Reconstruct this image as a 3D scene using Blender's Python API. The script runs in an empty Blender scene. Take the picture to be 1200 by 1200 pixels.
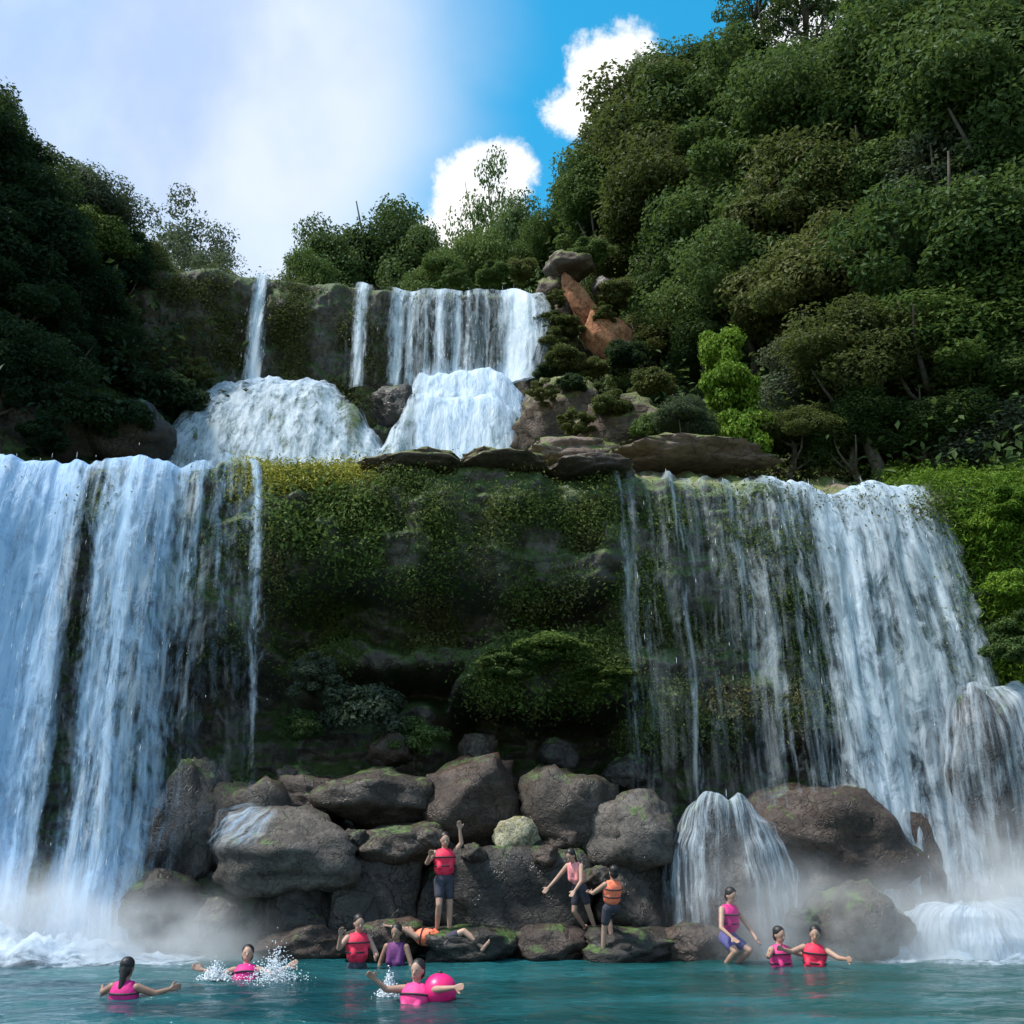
import bpy, bmesh, math, random
import numpy as np
from mathutils import Vector, Matrix, Euler, noise
R = math.radians
random.seed(7)
rng = np.random.default_rng(7)
sc = bpy.context.scene
COL = sc.collection

# ------------------------------------------------------------------ camera
PITCH = R(18.1)
CAMZ = 2.2
WZ = .42          # pool level
CP, SP = math.cos(PITCH), math.sin(PITCH)
cam_d = bpy.data.cameras.new('camera')
cam = bpy.data.objects.new('camera', cam_d)
COL.objects.link(cam)
cam.location = (0, 0, CAMZ)
cam.rotation_euler = (R(90) + PITCH, 0, 0)
cam_d.sensor_width = 36
cam_d.lens = 36
cam_d.clip_end = 3000
sc.camera = cam


def ray(px, py):
    u, v = (px - 600) / 1200, (600 - py) / 1200
    return Vector((u, CP - v * SP, SP + v * CP))


def at(px, py, Y):
    d = ray(px, py)
    return Vector((0, 0, CAMZ)) + d * (Y / d.y)


def atz(px, py, z):
    d = ray(px, py)
    return Vector((0, 0, CAMZ)) + d * ((z - CAMZ) / d.z)


# ------------------------------------------------------------------ light
SUN = Vector((-0.50, -0.14, 0.85)).normalized()
sc.view_settings.view_transform = 'Standard'
sc.view_settings.look = 'None'
sc.view_settings.exposure = 0.32
sc.view_settings.gamma = 1.0
sc.cycles.transparent_max_bounces = 32
sc.cycles.max_bounces = 6
sc.cycles.volume_bounces = 3
sc.cycles.use_adaptive_sampling = True
sc.cycles.adaptive_threshold = .015

w = bpy.data.worlds.new('World')
sc.world = w
w.use_nodes = True
nt = w.node_tree
nt.nodes.clear()


class NT:
    """tiny node helper"""
    def __init__(self, tree):
        self.t = tree

    def n(self, kind, **kw):
        nd = self.t.nodes.new(kind)
        for k, v in kw.items():
            if k in ('ins',):
                continue
            setattr(nd, k, v)
        for k, v in kw.get('ins', {}).items():
            s = nd.inputs[k]
            if isinstance(v, bpy.types.NodeSocket):
                self.t.links.new(v, s)
            else:
                s.default_value = v
        return nd

    def math(self, op, a, b=0.0, c=0.0, clamp=False):
        nd = self.n('ShaderNodeMath', operation=op, use_clamp=clamp)
        for i, v in enumerate((a, b, c)):
            if isinstance(v, bpy.types.NodeSocket):
                self.t.links.new(v, nd.inputs[i])
            else:
                nd.inputs[i].default_value = v
        return nd.outputs[0]

    def mixc(self, f, a, b, blend='MIX'):
        nd = self.n('ShaderNodeMix', data_type='RGBA', blend_type=blend)
        for i, v in ((0, f), (6, a), (7, b)):
            if isinstance(v, bpy.types.NodeSocket):
                self.t.links.new(v, nd.inputs[i])
            elif i == 0:
                nd.inputs[i].default_value = v
            else:
                nd.inputs[i].default_value = (*v, 1)
        return nd.outputs[2]

    def smooth(self, v, lo, hi, a=0.0, b=1.0):
        nd = self.n('ShaderNodeMapRange', interpolation_type='SMOOTHSTEP')
        for i, q in enumerate((v, lo, hi, a, b)):
            if isinstance(q, bpy.types.NodeSocket):
                self.t.links.new(q, nd.inputs[i])
            else:
                nd.inputs[i].default_value = q
        return nd.outputs[0]

    def noise(self, vec, scale, detail=4, rough=.55, dist=0.0):
        nd = self.n('ShaderNodeTexNoise', ins={'Scale': scale, 'Detail': detail, 'Roughness': rough, 'Distortion': dist})
        self.t.links.new(vec, nd.inputs['Vector'])
        return nd.outputs[0]

    def vscale(self, vec, s, off=(0, 0, 0)):
        nd = self.n('ShaderNodeMapping')
        nd.inputs['Scale'].default_value = s
        nd.inputs['Location'].default_value = off
        self.t.links.new(vec, nd.inputs['Vector'])
        return nd.outputs[0]

    def link(self, a, b):
        self.t.links.new(a, b)


N = NT(nt)
tc = N.n('ShaderNodeTexCoord')
dirv = tc.outputs['Generated']
sky = N.n('ShaderNodeTexSky', sky_type='NISHITA', sun_disc=False)
sky.sun_elevation = math.asin(SUN.z)
sky.sun_rotation = math.atan2(SUN.x, SUN.y)
sky.altitude = 300
sky.air_density = 1.0
sky.dust_density = 0.6
hs = N.n('ShaderNodeHueSaturation', ins={'Hue': .472, 'Saturation': 1.45, 'Value': 1.5, 'Color': sky.outputs[0]})
bg_sky = N.n('ShaderNodeBackground', ins={'Color': hs.outputs[0], 'Strength': 0.15})
n_edge = N.noise(dirv, 13.0, 9, .66)
n_soft = N.noise(dirv, 2.6, 5, .55, .3)
n_fine = N.noise(dirv, 22.0, 6, .6)


def blob(px, py, deg, soft, amp, nz):
    c = ray(px, py).normalized()
    dp = N.n('ShaderNodeVectorMath', operation='DOT_PRODUCT')
    N.link(dirv, dp.inputs[0])
    dp.inputs[1].default_value = c
    ang = N.math('ARCCOSINE', dp.outputs['Value'])
    wob = N.math('MULTIPLY_ADD', nz, amp, -0.5 * amp)
    a2 = N.math('ADD', ang, wob)
    return N.smooth(a2, R(deg + soft), R(deg - soft))


puffs = None
for px, py, deg in ((700, 95, 2.1), (672, 125, 1.5), (735, 80, 1.6), (560, 225, 2.3), (590, 205, 1.6), (530, 265, 1.8), (575, 265, 2.2),
                    (950, 60, 3.2), (1010, 80, 3.0), (900, 70, 2.0), (500, 300, 1.5)):
    m = blob(px, py, deg, .45, .085, n_edge)
    puffs = m if puffs is None else N.math('MAXIMUM', puffs, m)
veil = None
for px, py, deg, s, st in ((300, 130, 10.5, 5, 1.0), (20, 250, 15, 9, .92), (300, 330, 10, 6, .95), (400, 40, 5.5, 3.5, .9), (-300, 60, 18, 9, .9), (60, -500, 16, 9, .9)):
    m = N.math('MULTIPLY', blob(px, py, deg, s, .22, n_soft), st)
    veil = m if veil is None else N.math('MAXIMUM', veil, m)
# broken cloud over the rest of the sky (away from the valley)
sep = N.n('ShaderNodeSeparateXYZ', ins={0: dirv})
away = N.smooth(sep.outputs[1], .55, .1)
rest = N.math('MULTIPLY', N.smooth(n_soft, .42, .62), away)
veil = N.math('MAXIMUM', veil, rest)
veil_col = N.mixc(N.smooth(n_soft, .38, .64), (.44, .58, .86), (.70, .79, .93))
veil_col = N.mixc(N.math('MULTIPLY', N.smooth(n_fine, .3, .8), .12), veil_col, (.9, .92, .96))
bg_veil = N.n('ShaderNodeBackground', ins={'Color': veil_col, 'Strength': .95})
puff_col = N.mixc(N.smooth(n_edge, .3, .6), (.80, .86, .93), (1.0, .99, .97))
bg_puff = N.n('ShaderNodeBackground', ins={'Color': puff_col, 'Strength': 1.0})
mx1 = N.n('ShaderNodeMixShader', ins={0: veil, 1: bg_sky.outputs[0], 2: bg_veil.outputs[0]})
mx2 = N.n('ShaderNodeMixShader', ins={0: puffs, 1: mx1.outputs[0], 2: bg_puff.outputs[0]})
wo = N.n('ShaderNodeOutputWorld', ins={0: mx2.outputs[0]})

sun_d = bpy.data.lights.new('sun', 'SUN')
sun_d.energy = 4.6
sun_d.angle = R(8)
sun_d.color = (1.0, .97, .91)
sun = bpy.data.objects.new('sun', sun_d)
COL.objects.link(sun)
sun.rotation_euler = (-SUN).to_track_quat('-Z', 'Y').to_euler()

# ------------------------------------------------------------------ helpers


def tag(o, label=None, cat=None, group=None, kind=None):
    for k, v in (('label', label), ('category', cat), ('group', group), ('kind', kind)):
        if v:
            o[k] = v
    return o


def link(name, me, mat=None, parent=None):
    o = bpy.data.objects.new(name, me)
    COL.objects.link(o)
    if mat and not me.materials:
        me.materials.append(mat)
    if parent:
        o.parent = parent
    return o


def empty(name, loc, rot=(0, 0, 0)):
    o = bpy.data.objects.new(name, None)
    COL.objects.link(o)
    o.location = loc
    o.rotation_euler = rot
    o.empty_display_size = .2
    return o


def np_mesh(name, V, F, smooth=True, attrs=None):
    """V (n,3), F (m,k) arrays -> mesh; attrs {name: (n,) floats or (n,3)}"""
    V = np.asarray(V, np.float32)
    F = np.asarray(F, np.int32)
    me = bpy.data.meshes.new(name)
    k = F.shape[1]
    me.vertices.add(len(V))
    me.vertices.foreach_set('co', V.ravel())
    me.loops.add(F.size)
    me.loops.foreach_set('vertex_index', F.ravel())
    me.polygons.add(len(F))
    me.polygons.foreach_set('loop_start', np.arange(0, F.size, k, dtype=np.int32))
    me.polygons.foreach_set('loop_total', np.full(len(F), k, np.int32))
    me.polygons.foreach_set('use_smooth', np.full(len(F), smooth, bool))
    for an, av in (attrs or {}).items():
        av = np.asarray(av, np.float32)
        if av.ndim == 1:
            a = me.attributes.new(an, 'FLOAT', 'POINT')
            a.data.foreach_set('value', av)
        else:
            a = me.attributes.new(an, 'FLOAT_VECTOR', 'POINT')
            a.data.foreach_set('vector', av.ravel())
    me.update()
    me.validate()
    return me


def grid_faces(nj, ni):
    idx = np.arange(nj * ni).reshape(nj, ni)
    return np.stack([idx[:-1, :-1], idx[:-1, 1:], idx[1:, 1:], idx[1:, :-1]], -1).reshape(-1, 4)


def grid_normals(P):
    du = np.gradient(P, axis=1)
    dv = np.gradient(P, axis=0)
    n = np.cross(du, dv)
    return n / (np.linalg.norm(n, axis=-1, keepdims=True) + 1e-9)


def fbm(x, y, z, o=4, h=.6):
    return noise.fractal(Vector((x, y, z)), h, 2.0, o)


def sm(a, b, x):
    t = min(1, max(0, (x - a) / (b - a)))
    return t * t * (3 - 2 * t)


def box(x, a, b, wd):
    return sm(a - wd, a + wd, x) * (1 - sm(b - wd, b + wd, x))


def interp(x, pts):
    if x <= pts[0][0]:
        return pts[0][1]
    for (a, va), (b, vb) in zip(pts, pts[1:]):
        if x <= b:
            return va + (vb - va) * sm(a, b, x)
    return pts[-1][1]


# ------------------------------------------------------------------ materials
def newmat(name):
    m = bpy.data.materials.new(name)
    m.use_nodes = True
    m.node_tree.nodes.clear()
    return m, NT(m.node_tree)


def rock_mat(name, c1, c2, moss=(.045, .075, .018), moss_amt=.5, rough=.75, strata=0.0, wet=0.0, scale=1.0):
    m, t = newmat(name)
    tcn = t.n('ShaderNodeTexCoord')
    geo = t.n('ShaderNodeNewGeometry')
    pos = geo.outputs['Position']
    big = t.noise(pos, .9 * scale, 6, .62, .3)
    fine = t.noise(pos, 7 * scale, 8, .68)
    vor = t.n('ShaderNodeTexVoronoi', feature='DISTANCE_TO_EDGE', ins={'Scale': 1.3 * scale})
    wob = t.n('ShaderNodeVectorMath', operation='ADD')
    nz = t.n('ShaderNodeTexNoise', ins={'Scale': 1.6 * scale, 'Detail': 4})
    t.link(pos, nz.inputs['Vector'])
    t.link(pos, wob.inputs[0])
    t.link(nz.outputs['Color'], wob.inputs[1])
    t.link(wob.outputs[0], vor.inputs['Vector'])
    crack = t.smooth(vor.outputs['Distance'], .0, .035)
    col = t.mixc(t.smooth(big, .35, .65), c1, c2)
    col = t.mixc(t.math('MULTIPLY', t.smooth(fine, .4, .7), .5), col, tuple(q * 1.5 for q in c2))
    col = t.mixc(t.math('MULTIPLY', t.smooth(fine, .55, .3), .6), col, tuple(q * .35 for q in c1))
    col = t.mixc(t.math('MULTIPLY_ADD', crack, -.45, .45), col, tuple(q * .2 for q in c1))
    if strata:
        sv = t.vscale(pos, (.25, .25, 5.0))
        s = t.noise(sv, 1.0, 4, .6, .2)
        col = t.mixc(t.math('MULTIPLY', t.smooth(s, .42, .62), strata), col, tuple(q * .4 for q in c1))
    sep = t.n('ShaderNodeSeparateXYZ', ins={0: geo.outputs['Normal']})
    up = t.smooth(sep.outputs[2], -.15, .75)
    mossn = t.noise(pos, 1.7 * scale, 6, .65)
    mm = t.smooth(t.math('ADD', t.math('MULTIPLY', up, .35), mossn), .98 - moss_amt * .6, 1.12 - moss_amt * .6)
    mosscol = t.mixc(t.smooth(fine, .35, .65), moss, tuple(q * 2.0 for q in moss))
    col = t.mixc(mm, col, mosscol)
    bs = t.n('ShaderNodeBsdfPrincipled', ins={'Base Color': col, 'Roughness': rough})
    if wet:
        rr = t.smooth(big, .4, .6, rough, rough - wet)
        t.link(rr, bs.inputs['Roughness'])
    bmp = t.n('ShaderNodeBump', ins={'Strength': .7, 'Distance': .10})
    hgt = t.math('ADD', t.math('MULTIPLY', fine, .7), t.math('MULTIPLY', crack, .25))
    t.link(hgt, bmp.inputs['Height'])
    t.link(bmp.outputs[0], bs.inputs['Normal'])
    t.n('ShaderNodeOutputMaterial', ins={0: bs.outputs[0]})
    return m


def leaf_mat(name, a, b, c=None, trans=.4):
    m, t = newmat(name)
    at_ = t.n('ShaderNodeAttribute', attribute_name='tone')
    oi = t.n('ShaderNodeObjectInfo')
    geo = t.n('ShaderNodeNewGeometry')
    big = t.noise(geo.outputs['Position'], .5, 3, .5)
    f = t.math('ADD', t.math('MULTIPLY', at_.outputs['Fac'], .8), t.math('MULTIPLY_ADD', oi.outputs['Random'], .8, -.40), clamp=True)
    col = t.mixc(f, a, b)
    if c:
        col = t.mixc(t.smooth(big, .48, .68), col, c)
    df = t.n('ShaderNodeBsdfPrincipled', ins={'Base Color': col, 'Roughness': .55})
    df.inputs['Specular IOR Level'].default_value = .12
    tr = t.n('ShaderNodeBsdfTranslucent', ins={'Color': t.mixc(.5, col, (.09, .13, .02))})
    mx = t.n('ShaderNodeMixShader', ins={0: trans, 1: df.outputs[0], 2: tr.outputs[0]})
    t.n('ShaderNodeOutputMaterial', ins={0: mx.outputs[0]})
    return m


def plain(name, c, rough=.6, c2=None, scale=9, bump=0.0, spec=.4):
    m, t = newmat(name)
    geo = t.n('ShaderNodeTexCoord')
    nz = t.noise(geo.outputs['Object'], scale, 5, .6)
    col = t.mixc(t.smooth(nz, .35, .65), c, c2 or tuple(q * .75 for q in c))
    bs = t.n('ShaderNodeBsdfPrincipled', ins={'Base Color': col, 'Roughness': rough, 'Specular IOR Level': spec})
    if bump:
        bp = t.n('ShaderNodeBump', ins={'Strength': bump, 'Distance': .02, 'Height': nz})
        t.link(bp.outputs[0], bs.inputs['Normal'])
    t.n('ShaderNodeOutputMaterial', ins={0: bs.outputs[0]})
    return m


def fall_mat(name, col=(.80, .87, .93), su=5.0, sv=.36, amax=.93, seed=0.0, wide=.38, n=(.40, .15, .45)):
    """falling water: white strands and foam cells with gaps between, streaked along the flow"""
    m, t = newmat(name)
    fl = t.n('ShaderNodeAttribute', attribute_name='flow')
    de = t.n('ShaderNodeAttribute', attribute_name='dens')
    v = fl.outputs['Vector']
    n1 = t.noise(t.vscale(v, (su, sv, 1), (seed, seed * .7, seed)), 1.0, 5, .6, .35)
    n2 = t.noise(t.vscale(v, (su * 3.6, sv * 1.7, 1), (seed * 2, 0, seed)), 1.0, 4, .6, .5)
    n3 = t.noise(t.vscale(v, (4.2, 1.5, 1), (seed, seed * 3, 0)), 1.0, 7, .68, .9)
    mixn = t.math('ADD', t.math('MULTIPLY', n1, n[0]), t.math('ADD', t.math('MULTIPLY', n2, n[1]), t.math('MULTIPLY', n3, n[2])))
    st = t.smooth(mixn, .34, .66)
    thr = t.math('SUBTRACT', 1.0, de.outputs['Fac'])
    a = t.smooth(t.math('SUBTRACT', st, thr), -wide, wide + .08)
    a = t.math('MULTIPLY', a, t.smooth(de.outputs['Fac'], .0, .25))
    a = t.math('MULTIPLY', a, t.math('MULTIPLY_ADD', de.outputs['Fac'], amax * .72, amax * .28))
    c = t.mixc(t.smooth(mixn, .4, .62), tuple(q * w_ for q, w_ in zip(col, (.72, .82, .92))), col)
    df = t.n('ShaderNodeBsdfPrincipled', ins={'Base Color': c, 'Roughness': .45, 'Specular IOR Level': .3})
    bp = t.n('ShaderNodeBump', ins={'Strength': .8, 'Distance': .15, 'Height': mixn})
    t.link(bp.outputs[0], df.inputs['Normal'])
    tl = t.n('ShaderNodeBsdfTranslucent', ins={'Color': c})
    mx = t.n('ShaderNodeMixShader', ins={0: .3, 1: df.outputs[0], 2: tl.outputs[0]})
    tp = t.n('ShaderNodeBsdfTransparent')
    mo = t.n('ShaderNodeMixShader', ins={0: a, 1: tp.outputs[0], 2: mx.outputs[0]})
    t.n('ShaderNodeOutputMaterial', ins={0: mo.outputs[0]})
    return m


M = {}
M['cliff'] = rock_mat('cliff_rock', (.085, .07, .06), (.13, .11, .095), moss=(.040, .060, .016), moss_amt=.80, strata=.5, wet=.25)
M['upper'] = rock_mat('upper_cliff_rock', (.07, .06, .05), (.11, .095, .075), moss=(.035, .055, .014), moss_amt=.70, strata=.3)
M['ground'] = rock_mat('ledge_rock', (.14, .088, .068), (.20, .14, .115), moss=(.07, .085, .02), moss_amt=.46, strata=.3, scale=.8)
M['soil'] = rock_mat('forest_soil', (.03, .028, .018), (.05, .042, .025), moss_amt=.6)
M['boulder'] = rock_mat('boulder_rock', (.034, .023, .016), (.066, .047, .035), moss_amt=.26, rough=.7, wet=.35, strata=.45, scale=1.6)
M['boulder_dark'] = rock_mat('boulder_dark_rock', (.018, .013, .010), (.040, .030, .023), moss_amt=.26, rough=.6, wet=.3, strata=.45, scale=1.6)
M['boulder_brown'] = rock_mat('boulder_brown_rock', (.038, .022, .015), (.070, .043, .030), moss_amt=.2, rough=.7, wet=.3, strata=.45, scale=1.6)
M['boulder_pale'] = rock_mat('boulder_pale_rock', (.058, .046, .038), (.110, .092, .078), moss_amt=.16, rough=.7, wet=.3, strata=.45, scale=1.6)
M['boulder_cream'] = rock_mat('boulder_cream_rock', (.20, .17, .10), (.40, .37, .25), moss=(.10, .09, .02), moss_amt=.3, rough=.8, scale=3)
M['bank'] = rock_mat('bank_rock', (.070, .042, .028), (.115, .076, .052), moss=(.07, .075, .02), moss_amt=.55, strata=.6)
M['orange'] = rock_mat('orange_soil', (.25, .085, .035), (.34, .155, .075), moss=(.10, .09, .03), moss_amt=.2, rough=.95, scale=1.2)
M['bark'] = plain('bark', (.10, .08, .06), .9, (.05, .04, .03), 14, .5)
M['bark_pale'] = plain('pale_bark', (.42, .40, .35), .8, (.26, .24, .2), 10, .4)
G = [leaf_mat('leaf_deep_green', (.042, .076, .024), (.100, .150, .050)),
     leaf_mat('leaf_mid_green', (.050, .094, .028), (.130, .185, .060)),
     leaf_mat('leaf_olive', (.072, .086, .028), (.165, .168, .060)),
     leaf_mat('leaf_fresh_green', (.068, .118, .028), (.165, .225, .060)),
     leaf_mat('leaf_grey_green', (.066, .088, .060), (.160, .178, .125)),
     leaf_mat('leaf_shade_dark', (.012, .030, .016), (.036, .064, .032))]  # left bank's shade put into a darker leaf colour; also the dark bushes
M['moss_leaf'] = leaf_mat('moss_leaf', (.052, .084, .018), (.150, .185, .046), (.150, .130, .060), .3)
M['bright_leaf'] = leaf_mat('bright_leaf', (.07, .14, .012), (.20, .31, .034), None, .35)
M['yellow_leaf'] = leaf_mat('yellow_leaf', (.20, .20, .02), (.42, .38, .06), None, .3)
M['fall'] = fall_mat('falling_water')
M['fall_shade_blue'] = fall_mat('falling_water_shade_blue', (.52, .72, .93), seed=3.1)  # blue skylit shade of the left side put into the water colour
M['fall_thin'] = fall_mat('falling_water_thin', (.80, .86, .90), su=5.5, sv=.30, seed=7.7, wide=.55, n=(.56, .08, .36))
M['cascade'] = fall_mat('cascade_water', (.80, .88, .96), su=3.4, sv=.9, seed=5.2)
m, t = newmat('water_drop')
df = t.n('ShaderNodeBsdfPrincipled', ins={'Base Color': (.84, .89, .94, 1), 'Roughness': .3})
t.n('ShaderNodeOutputMaterial', ins={0: df.outputs[0]})
M['drop'] = m

# ------------------------------------------------------------------ terrain functions
LIP = [(-14, 9.95), (-5.5, 9.92), (-3, 10.0), (2, 9.95), (5, 9.62), (8.5, 9.45), (13, 9.6)]
LIPY = [(-14, 19.9), (-8, 20.0), (-5.2, 20.4), (-2, 20.3), (2, 20.5), (6, 20.4), (8.8, 20.3), (10, 19.9), (15, 19.0)]


def recess(x, z):
    """how far the face lies behind the lip"""
    d = .10
    cen = box(x, -5.0, 2.3, .35)
    right_half = box(x, -.7, 2.4, .5)
    left_half = box(x, -5.0, -.6, .4)
    d += cen * .15 * sm(9.6, 8.6, z) - cen * .45 * box(z, 7.7, 9.2, .4)
    d += cen * 1.9 * box(z, 6.45, 7.35, .22)
    d += left_half * 1.1 * box(z, 5.5, 6.6, .2)
    d -= right_half * .25 * box(z, 5.4, 6.3, .3)
    d += box(x, -3.9, -1.0, .35) * 3.2 * box(z, 5.15, 5.75, .22)
    d += box(x, -5.0, -1.0, .4) * 1.7 * (1 - sm(4.9, 5.3, z))
    d += box(x, -1.3, 2.6, .35) * 4.2 * (1 - sm(4.9, 5.35, z))
    # dark hollow behind the left falls
    d += box(x, -7.3, -4.9, .5) * 3.2 * (1 - sm(5.2, 6.8, z))
    d += box(x, -14, -7.2, .5) * 1.0 * (1 - sm(5.5, 8.0, z))
    # right face: ferny wall, undercut, brown foot
    r = box(x, 2.5, 8.4, .4)
    d += r * (.2 * sm(9.4, 7, z) + .5 * box(z, 6.0, 6.7, .3))
    d += r * 1.7 * (1 - sm(3.9, 4.5, z))
    d += box(x, 8.4, 15, .5) * .4 * (1 - sm(3.5, 6, z))
    d -= 1.3 * (1 - sm(.2, 2.2, z)) * (1 - box(x, -1.3, 2.6, .35))
    d -= 2.8 * (1 - sm(.2, 2.4, z)) * box(x, -1.3, 2.6, .35)
    return d


def base_ground(x, y):
    t_ = min(1, max(0, (y - 21) / 7))
    rise = 2.0 + 1.3 * sm(.3, 2.0, x) - .5 * sm(-6, -9, x)
    return 9.95 + rise * t_ + max(0, y - 28) * .30


def hill_r(x, y):
    d = (x - 4.2) * .737 + (y - 31) * .676
    h = base_ground(x, y) + 2.2 * max(0, d)
    cap = 20.5 + 8.5 * sm(-2.5, 8, x) + 6 * sm(8, 16, x)
    h = cap - max(0, cap - h) if h < cap - 2 else min(cap, cap - 2 + 2 * math.tanh((h - cap + 2) / 2))
    return h + .9 * fbm(x * .25, y * .25, 3.3) * min(1, max(0, d) * .5)


def hill_l(x, y):
    d = -(x + 7.2) * .832 + (y - 31) * .555
    h = base_ground(x, y) + 2.0 * max(0, d)
    cap = 18.6 - .25 * max(0, y - 28)
    h = h if h < cap - 2 else min(cap, cap - 2 + 2 * math.tanh((h - cap + 2) / 2))
    return h + .8 * fbm(x * .25, y * .25, 8.3) * min(1, max(0, d) * .5)


# ---- lower cliff: face + ledge in one sheet
def build_cliff():
    xs = np.linspace(-17, 17, 420)
    rows_face = 190
    rows_top = 60
    P = np.zeros((rows_face + rows_top, len(xs), 3))
    rr = .55
    for i, x in enumerate(xs):
        lz = interp(x, LIP) + .24 * fbm(x * .8, 1.7, 0, 4)
        ly = interp(x, LIPY) + .35 * fbm(x * .45, 5.2, 0, 4)
        for j in range(rows_face):
            q = j / (rows_face - 1)
            z = -1.2 + (lz + 1.2) * q
            y = ly + recess(x + .35 * fbm(z * .6, x * .3, 2.2, 3), z + .35 * fbm(x * .55, z * .3, 4.4, 3))
            k = (z - (lz - rr)) / rr
            if k > 0:
                y += rr * (1 - math.sqrt(max(0, 1 - k * k)))
            fade = min(1, (lz - z) / .6 + .12)
            y += fade * (.34 * fbm(x * .7, z * .9, .3, 5, .5) + .16 * fbm(x * .5, z * 3.2, 9.1, 4, .6) + .07 * fbm(x * 3.1, z * 4.5, 5, 4))
            P[j, i] = (x + .08 * fbm(x * 1.3, z * 1.3, 7, 3), y, z)
        for j in range(rows_top):
            q = (j + 1) / rows_top
            yy = P[rows_face - 1, i, 1] + 13 * q ** 1.5
            b = base_ground(x, yy)
            z = lz + (b - base_ground(x, ly)) + .10 * min(1, j / 6) * fbm(x * .8, yy * .8, 3, 4)
            P[rows_face + j, i] = (x, yy, z)
    return P


PC = build_cliff()
NC = -grid_normals(PC)
if NC[150, 200, 1] > 0:
    NC = -NC
cl = link('cliff', np_mesh('cliff', PC.reshape(-1, 3), grid_faces(*PC.shape[:2])), M['cliff'])
cl.data.materials.append(M['ground'])
mi = np.zeros((PC.shape[0] - 1, PC.shape[1] - 1), np.int32)
mi[188:, :] = 1
cl.data.polygons.foreach_set('material_index', mi.ravel())
tag(cl, kind='structure')


# ---- hills
def terrain(name, fn, x0, x1, y0, y1, n, mat, dist):
    xs = np.linspace(x0, x1, n)
    ys = np.linspace(y0, y1, n)
    P = np.array([[(x, y, fn(x, y)) for x in xs] for y in ys])
    F = grid_faces(n, n)
    keep = dist(P.reshape(-1, 3)[F].mean(1)) > -2.2
    o = link(name, np_mesh(name, P.reshape(-1, 3), F[keep]), mat)
    tag(o, kind='structure')
    return P


def clipped_r(x, y):
    d = (x - 4.2) * .737 + (y - 31) * .676
    return hill_r(x, y) - (.5 if d < 0 else 0) - max(0, -d) * .6


def clipped_l(x, y):
    d = -(x + 7.2) * .832 + (y - 31) * .555
    return hill_l(x, y) - (.5 if d < 0 else 0) - max(0, -d) * .6


PR = terrain('forested_hill', clipped_r, -4, 40, 21.5, 75, 120, M['soil'], lambda q: (q[:, 0] - 4.2) * .737 + (q[:, 1] - 31) * .676)
PL = terrain('forested_hill', clipped_l, -40, -4.5, 21.5, 70, 100, M['soil'], lambda q: -(q[:, 0] + 7.2) * .832 + (q[:, 1] - 31) * .555)

# ---- upper cliff
UZ = 20.15


def build_upper():
    xs = np.linspace(-16, 2.6, 240)
    rf, rt = 90, 30
    P = np.zeros((rf + rt, len(xs), 3))
    for i, x in enumerate(xs):
        lz = UZ - .35 * sm(-5.2, -4.2, x) - .5 * sm(-.2, .9, x) - 1.5 * sm(.9, 2.4, x) + .10 * fbm(x * .8, 4, 1, 3)
        ly = 30.0 + .3 * fbm(x * .5, 2.2, 4, 3) - .5 * sm(-.6, .8, x)
        ly -= .9 * sm(-7.2, -10, x)
        for j in range(rf):
            q = j / (rf - 1)
            z = 11 + (lz - 11) * q
            y = ly + .25 * box(z, 16.2, 18.8, .5) + .5 * box(x, -4.5, .2, .3) * box(z, 15, 19.2, .4)
            k = (z - (lz - .4)) / .4
            if k > 0:
                y += .4 * (1 - math.sqrt(max(0, 1 - k * k)))
            y += min(1, (lz - z) / .5 + .1) * (.35 * fbm(x * .8, z * .8, 1.3, 5, .5) + .12 * fbm(x * 3, z * 1.2, 3, 4))
            P[j, i] = (x, y, z)
        for j in range(rt):
            yy = P[rf - 1, i, 1] + 16 * ((j + 1) / rt) ** 1.4
            P[rf + j, i] = (x, yy, lz + .05 * (yy - 30) + .1 * fbm(x, yy, 2, 3))
    return P


PU = build_upper()
NU = -grid_normals(PU)
if NU[40, 100, 1] > 0:
    NU = -NU
uc = link('cliff', np_mesh('cliff', PU.reshape(-1, 3), grid_faces(*PU.shape[:2])), M['upper'])
tag(uc, kind='structure')


# ---- rock apron under the cascades
def apron_z(x, y):
    """height of the stepped rock between the two cliffs"""
    q = min(1, max(0, (y - 26.6) / 3.0))
    dome = interp(x, [(-13, .25), (-11.4, .42), (-10.2, .62), (-9.5, .93), (-8.5, 1.0), (-6.0, 1.0), (-4.9, .85), (-4.2, .55), (-3.85, .40), (-3.5, .62), (-2.9, .98), (-.6, 1.0), (.6, .75), (1.6, .4)])
    top = (15.95 + .3 * sm(-4, -3, x)) * dome + 12.0 * (1 - dome)
    z = 11.5 + (top - 11.5) * math.sin(q * math.pi / 2) ** .8
    st = box(x, -3.1, .7, .25)
    if st > 0:
        zs = 11.5 + (top - 11.5) * (.72 * sm(26.9, 28.3, y) + .28 * sm(28.5, 29.3, y))
        z = z * (1 - st) + zs * st
    return z + .18 * fbm(x * .9, y * .9, 6, 4)


xs = np.linspace(-14, 2.4, 160)
ys = np.linspace(26.2, 30.4, 60)
PA = np.array([[(x, y + .15 * fbm(x, y, 1, 3), apron_z(x, y)) for x in xs] for y in ys])
ap = link('rock_apron', np_mesh('rock_apron', PA.reshape(-1, 3), grid_faces(*PA.shape[:2])), M['cliff'])
tag(ap, kind='structure')

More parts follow.
